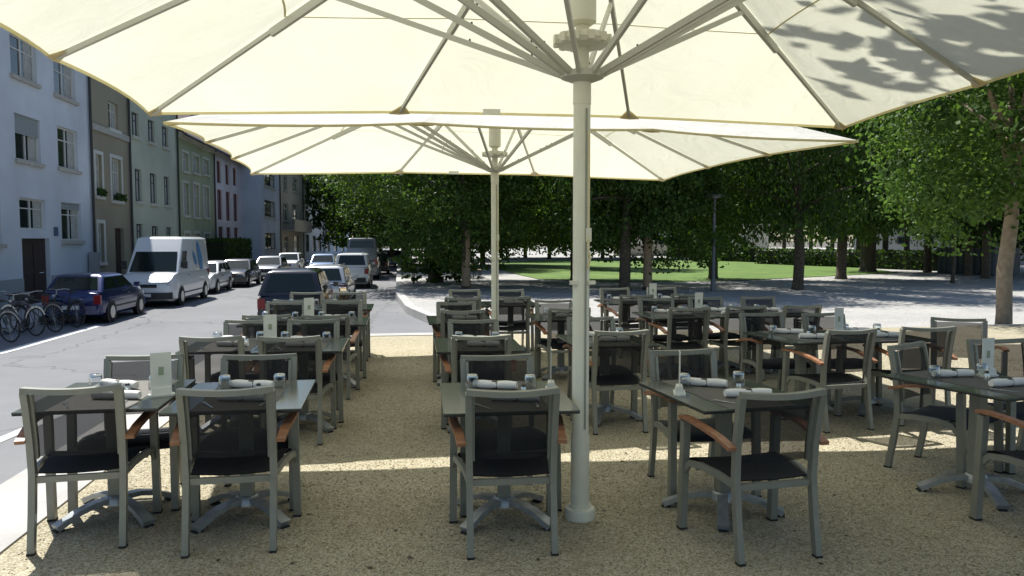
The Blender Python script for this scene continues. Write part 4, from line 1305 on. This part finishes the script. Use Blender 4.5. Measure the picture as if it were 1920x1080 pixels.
def make_moped(loc, rz, label):
    root = empty('motorbike', loc, rz, label, 'motorbike')
    for y in (-0.62, 0.62):
        m = MB(); n = 20; r = 0.28
        m.tube([(0, y + r * math.cos(2 * math.pi * i / n), r + 0.05 + r * math.sin(2 * math.pi * i / n)) for i in range(n)], 0.055, 8, closed=True, up=(1, 0, 0)); wl = m.build('wheel', 'tyre', root, 60)
        m = MB(); m.tube([(-0.03, y, r + 0.05), (0.03, y, r + 0.05)], 0.19, 14); m.build('rim', 'alloy', wl, 50)
    m = MB(); m.sweep([(0, -0.75, 0.72), (0, -0.3, 0.68), (0, 0.12, 0.70), (0, 0.34, 0.86)], [(-0.13, -0.12), (0.13, -0.12), (0.10, 0.12), (-0.10, 0.12)], scale=[0.6, 1, 1.05, 0.8]); m.sweep([(0, -0.35, 0.38), (0, 0.25, 0.42)], [(-0.15, -0.16), (0.15, -0.16), (0.15, 0.16), (-0.15, 0.16)]); m.build('body', mat('moto_yellow', (0.30, 0.19, 0.03), 0.4), root, 40)
    m = MB(); m.sweep([(0, -0.72, 0.84), (0, -0.3, 0.82), (0, 0.05, 0.83)], [(-0.12, -0.04), (0.12, -0.04), (0.09, 0.05), (-0.09, 0.05)]); m.build('seat', 'rubber', root, 40)
    m = MB()
    for s in (-1, 1): m.tube([(s * 0.08, 0.62, 0.33), (s * 0.08, 0.42, 0.95)], 0.025, 8)
    m.build('fork', 'alloy', root, 60)
    m = MB(); m.tube([(-0.36, 0.22, 1.06), (-0.15, 0.38, 1.02), (0.15, 0.38, 1.02), (0.36, 0.22, 1.06)], 0.016, 6); m.build('handlebar', 'bumper_black', root)
    m = MB(); m.lathe([(0.05, -0.05), (0.09, 0.02), (0.09, 0.06)], 12, (0, 0.52, 0.90)); m.build('headlight', 'lamp_clear', root, 50)
    m = MB(); m.box((0, -0.80, 0.70), (0.10, 0.04, 0.06)); m.build('tail_light', 'lamp_red', root)
    return root
pm = PD(624, 600, 23.5)
make_moped((pm.x + 0.35, pm.y, Z_ROAD), R(10), 'dark and yellow motorbike parked beside the black people carrier')
# ------------------------------------------------------------------ trees
def leaf_mesh(name, n_clump, per, rx, rz_, leaf, seed, flat=0.55, shell=0.45, low=-1.0):
    rg = np.random.default_rng(seed)
    # clump centres inside an uneven ellipsoid, pushed outwards
    d = rg.normal(size=(n_clump, 3)); d /= np.linalg.norm(d, axis=1)[:, None]
    r = shell + (1 - shell) * rg.random(n_clump) ** 0.6
    lump = 1 + 0.16 * np.sin(3.1 * d[:, 0] + seed) + 0.13 * np.sin(4.3 * d[:, 1] + 2 * seed) + 0.10 * np.sin(5.0 * d[:, 2])
    c = d * (r * lump)[:, None] * np.array([rx, rx, rz_])
    c[:, 2] = np.maximum(c[:, 2], low * rz_)
    N = n_clump * per
    cc = np.repeat(c, per, axis=0)
    cr = np.repeat(rg.uniform(0.26, 0.62, n_clump) * rx / 3.2, per)
    e = np.clip(rg.normal(size=(N, 3)), -1.7, 1.7); e[:, 2] *= flat
    pos = cc + e * cr[:, None] * 0.75
    out = pos / np.array([rx, rx, rz_])
    nrm = rg.normal(size=(N, 3)) * 0.75 + out * 0.6 + np.array([0, 0, 0.65])
    nrm /= np.linalg.norm(nrm, axis=1)[:, None]
    t = np.cross(nrm, rg.normal(size=(N, 3))); t /= np.linalg.norm(t, axis=1)[:, None]
    b = np.cross(nrm, t)
    s = leaf * rg.uniform(0.6, 1.25, N)[:, None]
    v = np.empty((N, 4, 3))
    v[:, 0] = pos - t * s * 0.62
    v[:, 1] = pos + b * s * 0.40 - nrm * s * 0.10
    v[:, 2] = pos + t * s * 0.62 - nrm * s * 0.15
    v[:, 3] = pos - b * s * 0.40 - nrm * s * 0.10
    me = bpy.data.meshes.new(name)
    me.vertices.add(N * 4); me.vertices.foreach_set('co', v.reshape(-1))
    me.loops.add(N * 4); me.loops.foreach_set('vertex_index', np.arange(N * 4, dtype=np.int32))
    me.polygons.add(N); me.polygons.foreach_set('loop_start', np.arange(0, N * 4, 4, dtype=np.int32)); me.polygons.foreach_set('loop_total', np.full(N, 4, dtype=np.int32))
    me.update(); me.validate()
    return me, c
def tree_parts(root, h_trunk, r_trunk, crown_me, clumps, cz, crown_mat, bark='bark', seed=1, limbs=9, wrap=None):
    rr = random.Random(seed)
    m = MB()
    bend = [(0, 0, 0.0), (rr.uniform(-.04, .04), rr.uniform(-.04, .04), h_trunk * 0.5), (rr.uniform(-.08, .08), rr.uniform(-.08, .08), h_trunk), (rr.uniform(-.15, .15), rr.uniform(-.15, .15), cz + 0.4)]
    m.tube([(0, 0, -0.08)] + [bend[0]] + [(0, 0, 0.25)] + bend[1:], r_trunk, 12, scale=([1.12, 1.08, 1.02, 1.0, 0.9, 0.3] if bark == 'bark_pale' else [1.5, 1.35, 1.06, 1.0, 0.86, 0.3]))
    top = Vector(bend[2])
    pick = rr.sample(range(len(clumps)), min(limbs, len(clumps)))
    for i in pick:
        e = Vector(clumps[i]) + Vector((0, 0, cz))
        if e.z < top.z + 0.3: e.z = top.z + 0.4
        s0 = top.lerp(Vector(bend[3]), rr.uniform(0, 0.6))
        mid = s0.lerp(e, 0.5) + Vector((0, 0, 0.25))
        m.tube([s0, mid, e], r_trunk * 0.42, 6, scale=[1, 0.6, 0.16])
    tk = m.build('trunk', bark, root, 60)
    if wrap:
        w_ = MB(); w_.tube([(0, 0, 0.02), (0, 0, wrap * 0.5), (rr.uniform(-.01, .01), 0, wrap)], r_trunk + 0.025, 14, scale=[1.05, 1.0, 0.97]); w_.build('trunk_wrap', 'trunk_wrap', tk, 60)
    cr = link('crown', crown_me, root)
    if not crown_me.materials: crown_me.materials.append(MATS[crown_mat])
    cr.location = (0, 0, cz)
    cr.rotation_euler = (0, 0, rr.uniform(0, 6.28))
    cr['kind'] = 'stuff'
    return root
CR = {}
for k, (nc, per, rx, rz_, lf, sd, mt) in {'a': (420, 80, 4.8, 4.9, 0.16, 1, 'leaf_mid'), 'b': (420, 80, 5.0, 4.8, 0.165, 2, 'leaf_deep'), 'c': (320, 80, 3.8, 4.2, 0.145, 3, 'leaf_fresh'), 'far': (300, 60, 6.2, 6.0, 0.34, 4, 'leaf_deep'), 'big': (560, 80, 6.4, 5.2, 0.17, 5, 'leaf_mid')}.items():
    me, cl = leaf_mesh('crown_' + k, nc, per, rx, rz_, lf, sd)
    me.materials.append(MATS[mt])
    CR[k] = (me, cl)
def tree(px, py, kind, label, r_trunk, cz, bark='bark', wrap=None, z=Z_PLAZA, sc=1.0, seed=0, loc=None, h_trunk=None, group='trees of the plaza', zs=1.0):
    p = P(px, py, z) if loc is None else Vector((loc[0], loc[1], z))
    root = empty('tree', (p.x, p.y, zp(p.y) if loc is None else z), 0, label, 'tree', group)
    tree_parts(root, h_trunk or cz - 3.4, r_trunk, CR[kind][0], CR[kind][1], cz, None, bark, seed or int(px), wrap=wrap)
    if sc != 1.0 or zs != 1.0:
        c = [o for o in root.children if o.name.startswith('crown')][0]
        c.scale = (sc, sc, sc * zs)
        c.location.z = cz + 4.6 * sc * (zs - 1)
    return root
tree(815, 529, 'big', 'thick dark trunked tree beside the round bush at the plaza corner', 0.33, 7.4, sc=0.9)
tree(874, 541, 'c', 'young tree with beige wrapped trunk left of the rear pole', 0.17, 5.2, wrap=2.6)
tree(1075, 526, 'a', 'slim dark trunked tree right behind the front pole', 0.15, 6.8)
tree(1171, 545, 'b', 'stout dark trunked tree left of the beige wrapped trunk by the lawn', 0.24, 6.4, sc=0.8, zs=1.6)
tree(1214, 543, 'c', 'young tree with beige wrapped trunk in front of the lawn', 0.17, 5.4, wrap=2.9)
tree(1276, 485, 'far', 'dark trunked tree on the far side of the lawn', 0.36, 8.0, h_trunk=3.6)
tree(1337, 524, 'a', 'dark tree trunk directly behind the street lamp', 0.24, 7.6, zs=1.6)
tree(1496, 543, 'b', 'dark trunked tree right of the street lamp before the hedge', 0.22, 6.4, sc=0.74, zs=1.9)
tree(1577, 523, 'a', 'dark trunked tree halfway between lamp and pale trunk', 0.26, 7.8, zs=1.5)
tree(1627, 510, 'b', 'very thick dark trunked tree before the low hedge', 0.48, 8.0, zs=1.5)
tree(1786, 531, 'c', 'slender young tree left of the pale trunk', 0.09, 6.6, zs=1.5)
tree(1815, 517, 'a', 'tree with grey-brown trunk in front of the dark container', 0.20, 7.8, zs=1.5)
tree(1094, 503, 'a', 'added park tree behind the front parasol pole, casting shade on the lawn', 0.20, 7.2)  # added so its crown throws shade bands on the lawn, trunk behind the pole
tree(929, 497, 'b', 'added park tree behind the rear parasol pole, casting shade on the lawn', 0.20, 7.4)  # second tree added to shade the lawn, trunk lined up with the rear pole
# near tree on the right with finer leaves
me, cl = leaf_mesh('crown_near', 380, 80, 2.9, 3.0, 0.105, 11, shell=0.35)
me.materials.append(MATS['leaf_fresh'])
CR['near'] = (me, cl)
tree(1882, 604, 'near', 'leafy tree with a pale smooth trunk at the right picture edge', 0.155, 4.75, bark='bark_pale', z=-0.1, h_trunk=2.3)
# tree standing right of the frame: its shade falls on the near parasol
me, cl = leaf_mesh('crown_shade', 420, 75, 4.3, 2.4, 0.25, 15, shell=0.1)
me.materials.append(MATS['leaf_mid'])
CR['shade'] = (me, cl)
tree(0, 0, 'shade', 'tall tree beside the terrace, shading the corner of the near parasol', 0.2, 8.6, loc=(6.75, 6.1), z=0.0, h_trunk=6.0, seed=5)
# second and third rows that close the view
rr = random.Random(21)
LM = [(600, 'the far end of the street'), (778, 'the corner bush'), (874, 'the wrapped trunk by the bench'), (928, 'the rear parasol pole'), (1090, 'the front parasol pole'), (1171, 'the stout trunk'), (1276, 'the low stone wall'), (1337, 'the street lamp'), (1425, 'the gap in the hedge'), (1496, 'the trunk right of the lamp'), (1577, 'the slim hedge trunk'), (1627, 'the very thick trunk'), (1786, 'the slender young tree'), (1882, 'the pale trunk')]
seen_labels = set()
def far_label(px, d):
    q = 'near' if d < 56 else ('middle' if d < 78 else 'farthest')
    for _, (x, t) in sorted((abs(px - l[0]), l) for l in LM):
        for side in (('left of' if px < x else 'right of'), 'behind'):
            lb = 'dark leafy tree of the %s background row, %s %s' % (q, side, t)
            if lb not in seen_labels:
                seen_labels.add(lb)
                return lb
k = 0
for px, d in ((600, 118), (560, 140), (690, 92), (735, 70), (760, 55), (800, 64), (850, 58), (905, 66), (880, 84), (940, 92), (985, 96), (1030, 90), (1080, 95), (1130, 92), (1190, 128), (1250, 134), (1310, 130), (1370, 126), (1430, 130), (1470, 92), (1520, 96), (1560, 86), (1610, 66), (1660, 62), (1700, 66), (1740, 52), (1800, 56), (1850, 44), (1900, 52), (1960, 46), (1500, 130), (1620, 105), (1760, 100), (1880, 92)):
    q = PD(px, 470, d)
    kind = rr.choice(['a', 'b', 'big', 'far', 'b'])
    if d > 80: kind = 'far'
    cz = {'a': 6.8, 'b': 6.6, 'big': 7.0, 'far': 8.8}[kind]
    if 1440 < px < 1840: cz += 2.2
    k += 1
    tree(px, 0, kind, far_label(px, d), 0.22, cz, loc=(q.x, q.y), seed=k + 40, sc=rr.uniform(0.92, 1.15), z=(Z_ROAD if px < 700 else Z_PLAZA), group='dark trees closing the background')
# shrubs at the corner and hedges
def shrub(px, py, name, label, rx, rz_, n, leaf, m_, seed, z=Z_PLAZA, group=None):
    p = P(px, py, z)
    root = empty(name, (p.x, p.y, z), 0, label, 'bush', group)
    me, cl = leaf_mesh('foliage', n, 40, rx, rz_, leaf, seed, shell=0.2, low=-0.95)
    me.materials.append(MATS[m_])
    o = link('foliage', me, root); o.location = (0, 0, rz_ * 0.98); o['kind'] = 'stuff'
    st = MB()
    for i in range(7):
        st.tube([(0, 0, -0.05), tuple(Vector(cl[i * 3]) * 0.4 + Vector((0, 0, rz_))), tuple(Vector(cl[i * 3]) * 0.8 + Vector((0, 0, rz_)))], 0.025, 5, scale=[1, 0.7, 0.3])
    st.build('stem', 'bark', root)
shrub(776, 534, 'bush', 'bright green leafy bush at the corner of the plaza', 1.0, 1.5, 70, 0.13, 'leaf_fresh', 31)
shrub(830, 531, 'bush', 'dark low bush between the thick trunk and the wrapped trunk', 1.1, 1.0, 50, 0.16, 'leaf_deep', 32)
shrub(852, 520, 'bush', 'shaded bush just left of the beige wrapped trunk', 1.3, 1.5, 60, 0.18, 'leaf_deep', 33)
shrub(700, 490, 'bush', 'tall roadside bush far down the street', 2.2, 2.6, 90, 0.30, 'leaf_mid', 34, z=Z_ROAD)
def hedge(a, b, width, h, label, m_, seed, leaf=0.16, dens=110, z=Z_PLAZA):
    rg = np.random.default_rng(seed)
    a, b = Vector((a[0], a[1])), Vector((b[0], b[1]))
    L = (b - a).length
    root = empty('hedge', (a.x, a.y, z), math.atan2((b - a).y, (b - a).x), label, 'hedge', None)
    core = MB(); core.box2((0.12, -width / 2 + 0.12, 0), (L - 0.12, width / 2 - 0.12, h - 0.12)); core.build('twigs', 'hedge_core', root)
    N = int(dens * (L * h * 2 + L * width))
    u = rg.random(N) * L
    face = rg.random(N)
    ft, fs = L * width, L * h
    y = np.where(face < fs / (2 * fs + ft), -width / 2, np.where(face < 2 * fs / (2 * fs + ft), width / 2, rg.uniform(-width / 2, width / 2, N)))
    zz = np.where(face < 2 * fs / (2 * fs + ft), rg.random(N) * h, h)
    pos = np.stack([u, y, zz], 1) + rg.normal(size=(N, 3)) * 0.05
    nrm = rg.normal(size=(N, 3)) + np.array([0, 0, 0.4]); nrm /= np.linalg.norm(nrm, axis=1)[:, None]
    t = np.cross(nrm, rg.normal(size=(N, 3))); t /= np.linalg.norm(t, axis=1)[:, None]
    bb = np.cross(nrm, t)
    s = leaf * rg.uniform(0.6, 1.2, N)[:, None]
    v = np.stack([pos - t * s * .6, pos + bb * s * .4, pos + t * s * .6, pos - bb * s * .4], 1)
    me = bpy.data.meshes.new('foliage')
    me.vertices.add(N * 4); me.vertices.foreach_set('co', v.reshape(-1)); me.loops.add(N * 4); me.loops.foreach_set('vertex_index', np.arange(N * 4, dtype=np.int32))
    me.polygons.add(N); me.polygons.foreach_set('loop_start', np.arange(0, N * 4, 4, dtype=np.int32)); me.polygons.foreach_set('loop_total', np.full(N, 4, dtype=np.int32))
    me.update(); me.validate(); me.materials.append(MATS[m_])
    o = link('foliage', me, root); o['kind'] = 'stuff'
mat('hedge_core', (0.014, 0.022, 0.008), 0.95)
h0, h1 = P(1425, 495, Z_PLAZA), P(1762, 508, Z_PLAZA)
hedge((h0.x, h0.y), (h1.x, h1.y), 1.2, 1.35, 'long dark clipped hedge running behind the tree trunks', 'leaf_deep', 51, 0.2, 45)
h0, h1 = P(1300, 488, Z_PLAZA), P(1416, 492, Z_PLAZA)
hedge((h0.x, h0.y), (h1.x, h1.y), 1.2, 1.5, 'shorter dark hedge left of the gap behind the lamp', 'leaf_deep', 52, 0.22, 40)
h0, h1 = P(1255, 483, Z_PLAZA), P(1296, 484, Z_PLAZA)
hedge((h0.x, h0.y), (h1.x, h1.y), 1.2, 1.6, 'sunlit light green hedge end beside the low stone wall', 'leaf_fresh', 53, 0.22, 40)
hedge((-11.4, fy(400, -11.4)), (-11.4, fy(452, -11.4)), 1.4, 2.3, 'dark front garden hedge before the red-windowed house', 'leaf_deep', 54, 0.18, 60, z=Z_ROAD + 0.12)

# ------------------------------------------------------------------ lamp, walls and far things
lp = P(1337, 546, Z_PLAZA)
root = empty('street_lamp', (lp.x, lp.y, zp(lp.y)), 0, 'slim grey street lamp with a flat disc head before the lawn', 'street lamp')
d = depth_of(lp.x, lp.y); lh = (546 - 368) * d / F_PX
m = MB(); m.lathe([(0.11, 0), (0.11, 0.5), (0.075, 0.55), (0.06, lh - 0.1)], 12); m.build('post', 'lamp_grey' if 'lamp_grey' in MATS else mat('lamp_grey', (0.14, 0.15, 0.16), 0.45, 0.4), root, 40)
m = MB(); m.lathe([(0.06, lh - 0.16), (0.12, lh - 0.10), (0.42, lh - 0.02), (0.44, lh + 0.03), (0.15, lh + 0.10), (0.02, lh + 0.11)], 24); hd = m.build('lamp_head', 'lamp_grey', root, 40)
m = MB(); m.lathe([(0.14, lh - 0.105), (0.34, lh - 0.045)], 20, capt=False); m.build('diffuser', 'lamp_clear', hd, 40)

# low stone wall and pale sunlit strip beyond the lawn
a, b = P(1150, 480, Z_PLAZA), P(1258, 480, Z_PLAZA)
root = empty('garden_wall', (0, 0, 0), 0, 'low sunlit stone wall on the far side of the lawn', 'wall')
m = MB(); m.bar([(a.x, a.y, Z_PLAZA + 0.72), (b.x, b.y, Z_PLAZA + 0.72)], 0.4, 1.44); m.build('masonry', 'stone_sill', root)
m = MB(); m.bar([(a.x, a.y, Z_PLAZA + 1.49), (b.x, b.y, Z_PLAZA + 1.49)], 0.5, 0.09); m.build('coping', 'concrete', root)
pth = [P(x, y, Z_PLAZA) for x, y in ((900, 520), (930, 505), (925, 494), (960, 486), (1000, 485), (1200, 484), (1300, 486), (1500, 492), (1640, 500), (1640, 497), (1500, 487), (1300, 481), (1100, 478), (950, 479), (890, 486), (880, 505))]
tag(poly_sheet('path', pth, Z_PLAZA + 0.012, 'plaza_gravel'), kind='structure')

# long pale building behind the trees on the right
def slab_building(name, label, px0, px1, d0, d1, ptop, wallm, wins, z0=Z_PLAZA):
    A, B = PD(px0, 470, d0), PD(px1, 470, d1)
    L = Vector((B.x - A.x, B.y - A.y)).length
    root = empty(name, (A.x, A.y, z0), math.atan2(B.y - A.y, B.x - A.x), label, 'building')
    H = EYE + (HORIZON - ptop) * (d0 + d1) / 2 / F_PX - z0
    m = MB(); m.box2((0, 0, -0.5), (L, 6.0, H)); m.build('wall', wallm, root)
    m = MB(); m.box2((-0.2, -0.25, H + 0.004), (L + 0.2, 6.2, H + 0.25)); m.build('roof', 'concrete', root)
    for u0, u1, v0, v1 in wins:
        m = MB(); m.box2((u0 * L, -0.05, v0 * H), (u1 * L, 0.05, v1 * H)); wn = m.build('window', 'blue_grey_shutter', root)
        m = MB(); m.box2((u0 * L + 0.12, -0.07, v0 * H + 0.12), (u1 * L - 0.12, -0.052, v1 * H - 0.12)); m.build('pane', 'window_glass', wn)
    return root
slab_building('pale_building', 'pale grey building with small windows behind the right-hand hedge', 1600, 1960, 75, 66, 372, 'wall_grey', [(0.10 + 0.15 * i, 0.15 + 0.15 * i, v, v + 0.12) for i in range(6) for v in (0.30, 0.62)])
slab_building('low_building', 'long low sunlit building beyond the lawn and the stone wall', 1195, 1440, 118, 112, 424, 'wall_cream', [(0.06 + 0.12 * i, 0.12 + 0.12 * i, 0.35, 0.6) for i in range(7)])
# fence of thin posts in front of the pale building
f0, f1 = P(1640, 490, Z_PLAZA), P(1800, 493, Z_PLAZA)
root = empty('wire_fence', (0, 0, 0), 0, 'tall thin post fence standing behind the long dark hedge', 'fence')
dd = depth_of(f0.x, f0.y); fh = (490 - 430) * dd / F_PX
for i in range(8):
    q = f0.lerp(f1, i / 7)
    m = MB(); m.tube([(q.x, q.y, Z_PLAZA), (q.x, q.y, Z_PLAZA + fh)], 0.06, 6); m.build('post', 'pipe_metal', root)
m = MB(); m.tube([(f0.x, f0.y, Z_PLAZA + fh), (f1.x, f1.y, Z_PLAZA + fh)], 0.04, 6); m.build('rail', 'pipe_metal', root)
# dark site container beside the pale trunk
A, B = P(1757, 512, Z_PLAZA), P(1864, 517, Z_PLAZA)
root = empty('container', (A.x, A.y, Z_PLAZA), math.atan2(B.y - A.y, B.x - A.x), 'dark grey ribbed container left of the pale trunk', 'container')
L = Vector((B.x - A.x, B.y - A.y)).length
ch = (514 - 466) * depth_of(A.x, A.y) / F_PX
m = MB(); m.box2((0, 0, 0.02), (L, 2.2, ch)); m.build('body', 'grey_panel', root)
for i in range(10):
    x = L * (i + 0.5) / 10
    m = MB(); m.box2((x - L * 0.022, -0.05, 0.10), (x + L * 0.022, -0.002, ch - 0.10)); m.build('rib', 'grey_panel', root)
m = MB(); m.box2((L * 0.90, -0.09, 0.06), (L * 1.0, -0.052, ch - 0.06)); m.build('door', 'blue_panel' if 'blue_panel' in MATS else mat('blue_panel', (0.10, 0.13, 0.19), 0.5), root)
# park bench by the wrapped trunk
bp = P(897, 520, Z_PLAZA)
root = empty('park_bench', (bp.x, bp.y, zp(bp.y)), R(80), 'wooden park bench in the shade right of the beige wrapped trunk', 'bench')
for i in range(4):
    m = MB(); m.box((0, -0.15 + 0.12 * i, 0.45), (1.7, 0.09, 0.04)); m.build('seat_slat', 'bark_pale', root)
for i in range(3):
    m = MB(); m.box((0, 0.28 + 0.03 * i, 0.58 + 0.13 * i), (1.7, 0.035, 0.09)); m.build('back_slat', 'bark_pale', root)
for s in (-0.7, 0.7):
    m = MB(); m.box((s, -0.1, 0.21), (0.06, 0.06, 0.43)); m.box((s, 0.24, 0.45), (0.06, 0.05, 0.9)); m.box((s, 0.06, 0.40), (0.05, 0.30, 0.05)); m.build('leg', 'pipe_metal', root)

# fallen leaves and bits on the gravel
rg = np.random.default_rng(77)
m = MB()
for i in range(420):
    x, y = rg.uniform(-2.0, 9.0), 2.6 + 11 * rg.random() ** 1.6
    s_ = rg.uniform(0.008, 0.022); a = rg.uniform(0, 6.28)
    u = Vector((math.cos(a), math.sin(a), rg.uniform(-.2, .2))) * s_; v = Vector((-math.sin(a), math.cos(a), rg.uniform(-.2, .4))) * s_ * 0.55
    c = Vector((x, y, 0.006))
    m.quad(c - u, c + v, c + u, c - v)
o = m.build('leaf_litter', mat('dry_leaf', (0.085, 0.055, 0.025), 0.8, noise=0.4, nscale=3), fix=False)
tag(o, 'scattered dry leaves and bits on the terrace gravel', 'litter', kind='stuff')

# loose stones lying on the terrace gravel
N = 60000
x = rg.uniform(-2.05, 8.5, N)
y = 2.3 + 9.0 * rg.random(N) ** 1.7
r = rg.uniform(0.003, 0.0065, N) * (1 + 0.02 * y)
base = np.array([[1, 0, 0], [-0.5, 0.87, 0], [-0.5, -0.87, 0], [0, 0, 0.75], [0.2, 0.1, -0.5]])
an = rg.uniform(0, 6.28, N)
ca, sa = np.cos(an), np.sin(an)
st = rg.uniform(0.7, 1.35, (N, 3))
v = base[None, :, :] * st[:, None, :] * r[:, None, None]
vx = v[:, :, 0] * ca[:, None] - v[:, :, 1] * sa[:, None]
vy = v[:, :, 0] * sa[:, None] + v[:, :, 1] * ca[:, None]
v = np.stack([vx + x[:, None], vy + y[:, None], v[:, :, 2] + 0.001 + r[:, None] * 0.25], 2)
tri = np.array([[0, 1, 3], [1, 2, 3], [2, 0, 3], [1, 0, 4], [2, 1, 4], [0, 2, 4]])
idx = (tri[None] + 5 * np.arange(N)[:, None, None]).reshape(-1).astype(np.int32)
me = bpy.data.meshes.new('gravel_stones')
me.vertices.add(N * 5); me.vertices.foreach_set('co', v.reshape(-1))
me.loops.add(N * 18); me.loops.foreach_set('vertex_index', idx)
me.polygons.add(N * 6); me.polygons.foreach_set('loop_start', np.arange(0, N * 18, 3, dtype=np.int32)); me.polygons.foreach_set('loop_total', np.full(N * 6, 3, dtype=np.int32))
me.update(); me.validate()
sm = bpy.data.materials.new('loose_stone'); sm.use_nodes = True
nn = sm.node_tree
g = nn.nodes.new('ShaderNodeNewGeometry'); rp = nn.nodes.new('ShaderNodeValToRGB')
rp.color_ramp.elements[0].color = (0.21, 0.178, 0.112, 1); rp.color_ramp.elements[1].color = (0.54, 0.51, 0.41, 1)
e_ = rp.color_ramp.elements.new(0.55); e_.color = (0.37, 0.33, 0.235, 1)
nn.links.new(g.outputs['Random Per Island'], rp.inputs['Fac']); nn.links.new(rp.outputs['Color'], nn.nodes['Principled BSDF'].inputs['Base Color'])
nn.nodes['Principled BSDF'].inputs['Roughness'].default_value = 0.9
me.materials.append(sm)
tag(link('gravel_stones', me), 'loose small tan and grey stones of the terrace gravel', 'gravel', kind='stuff')
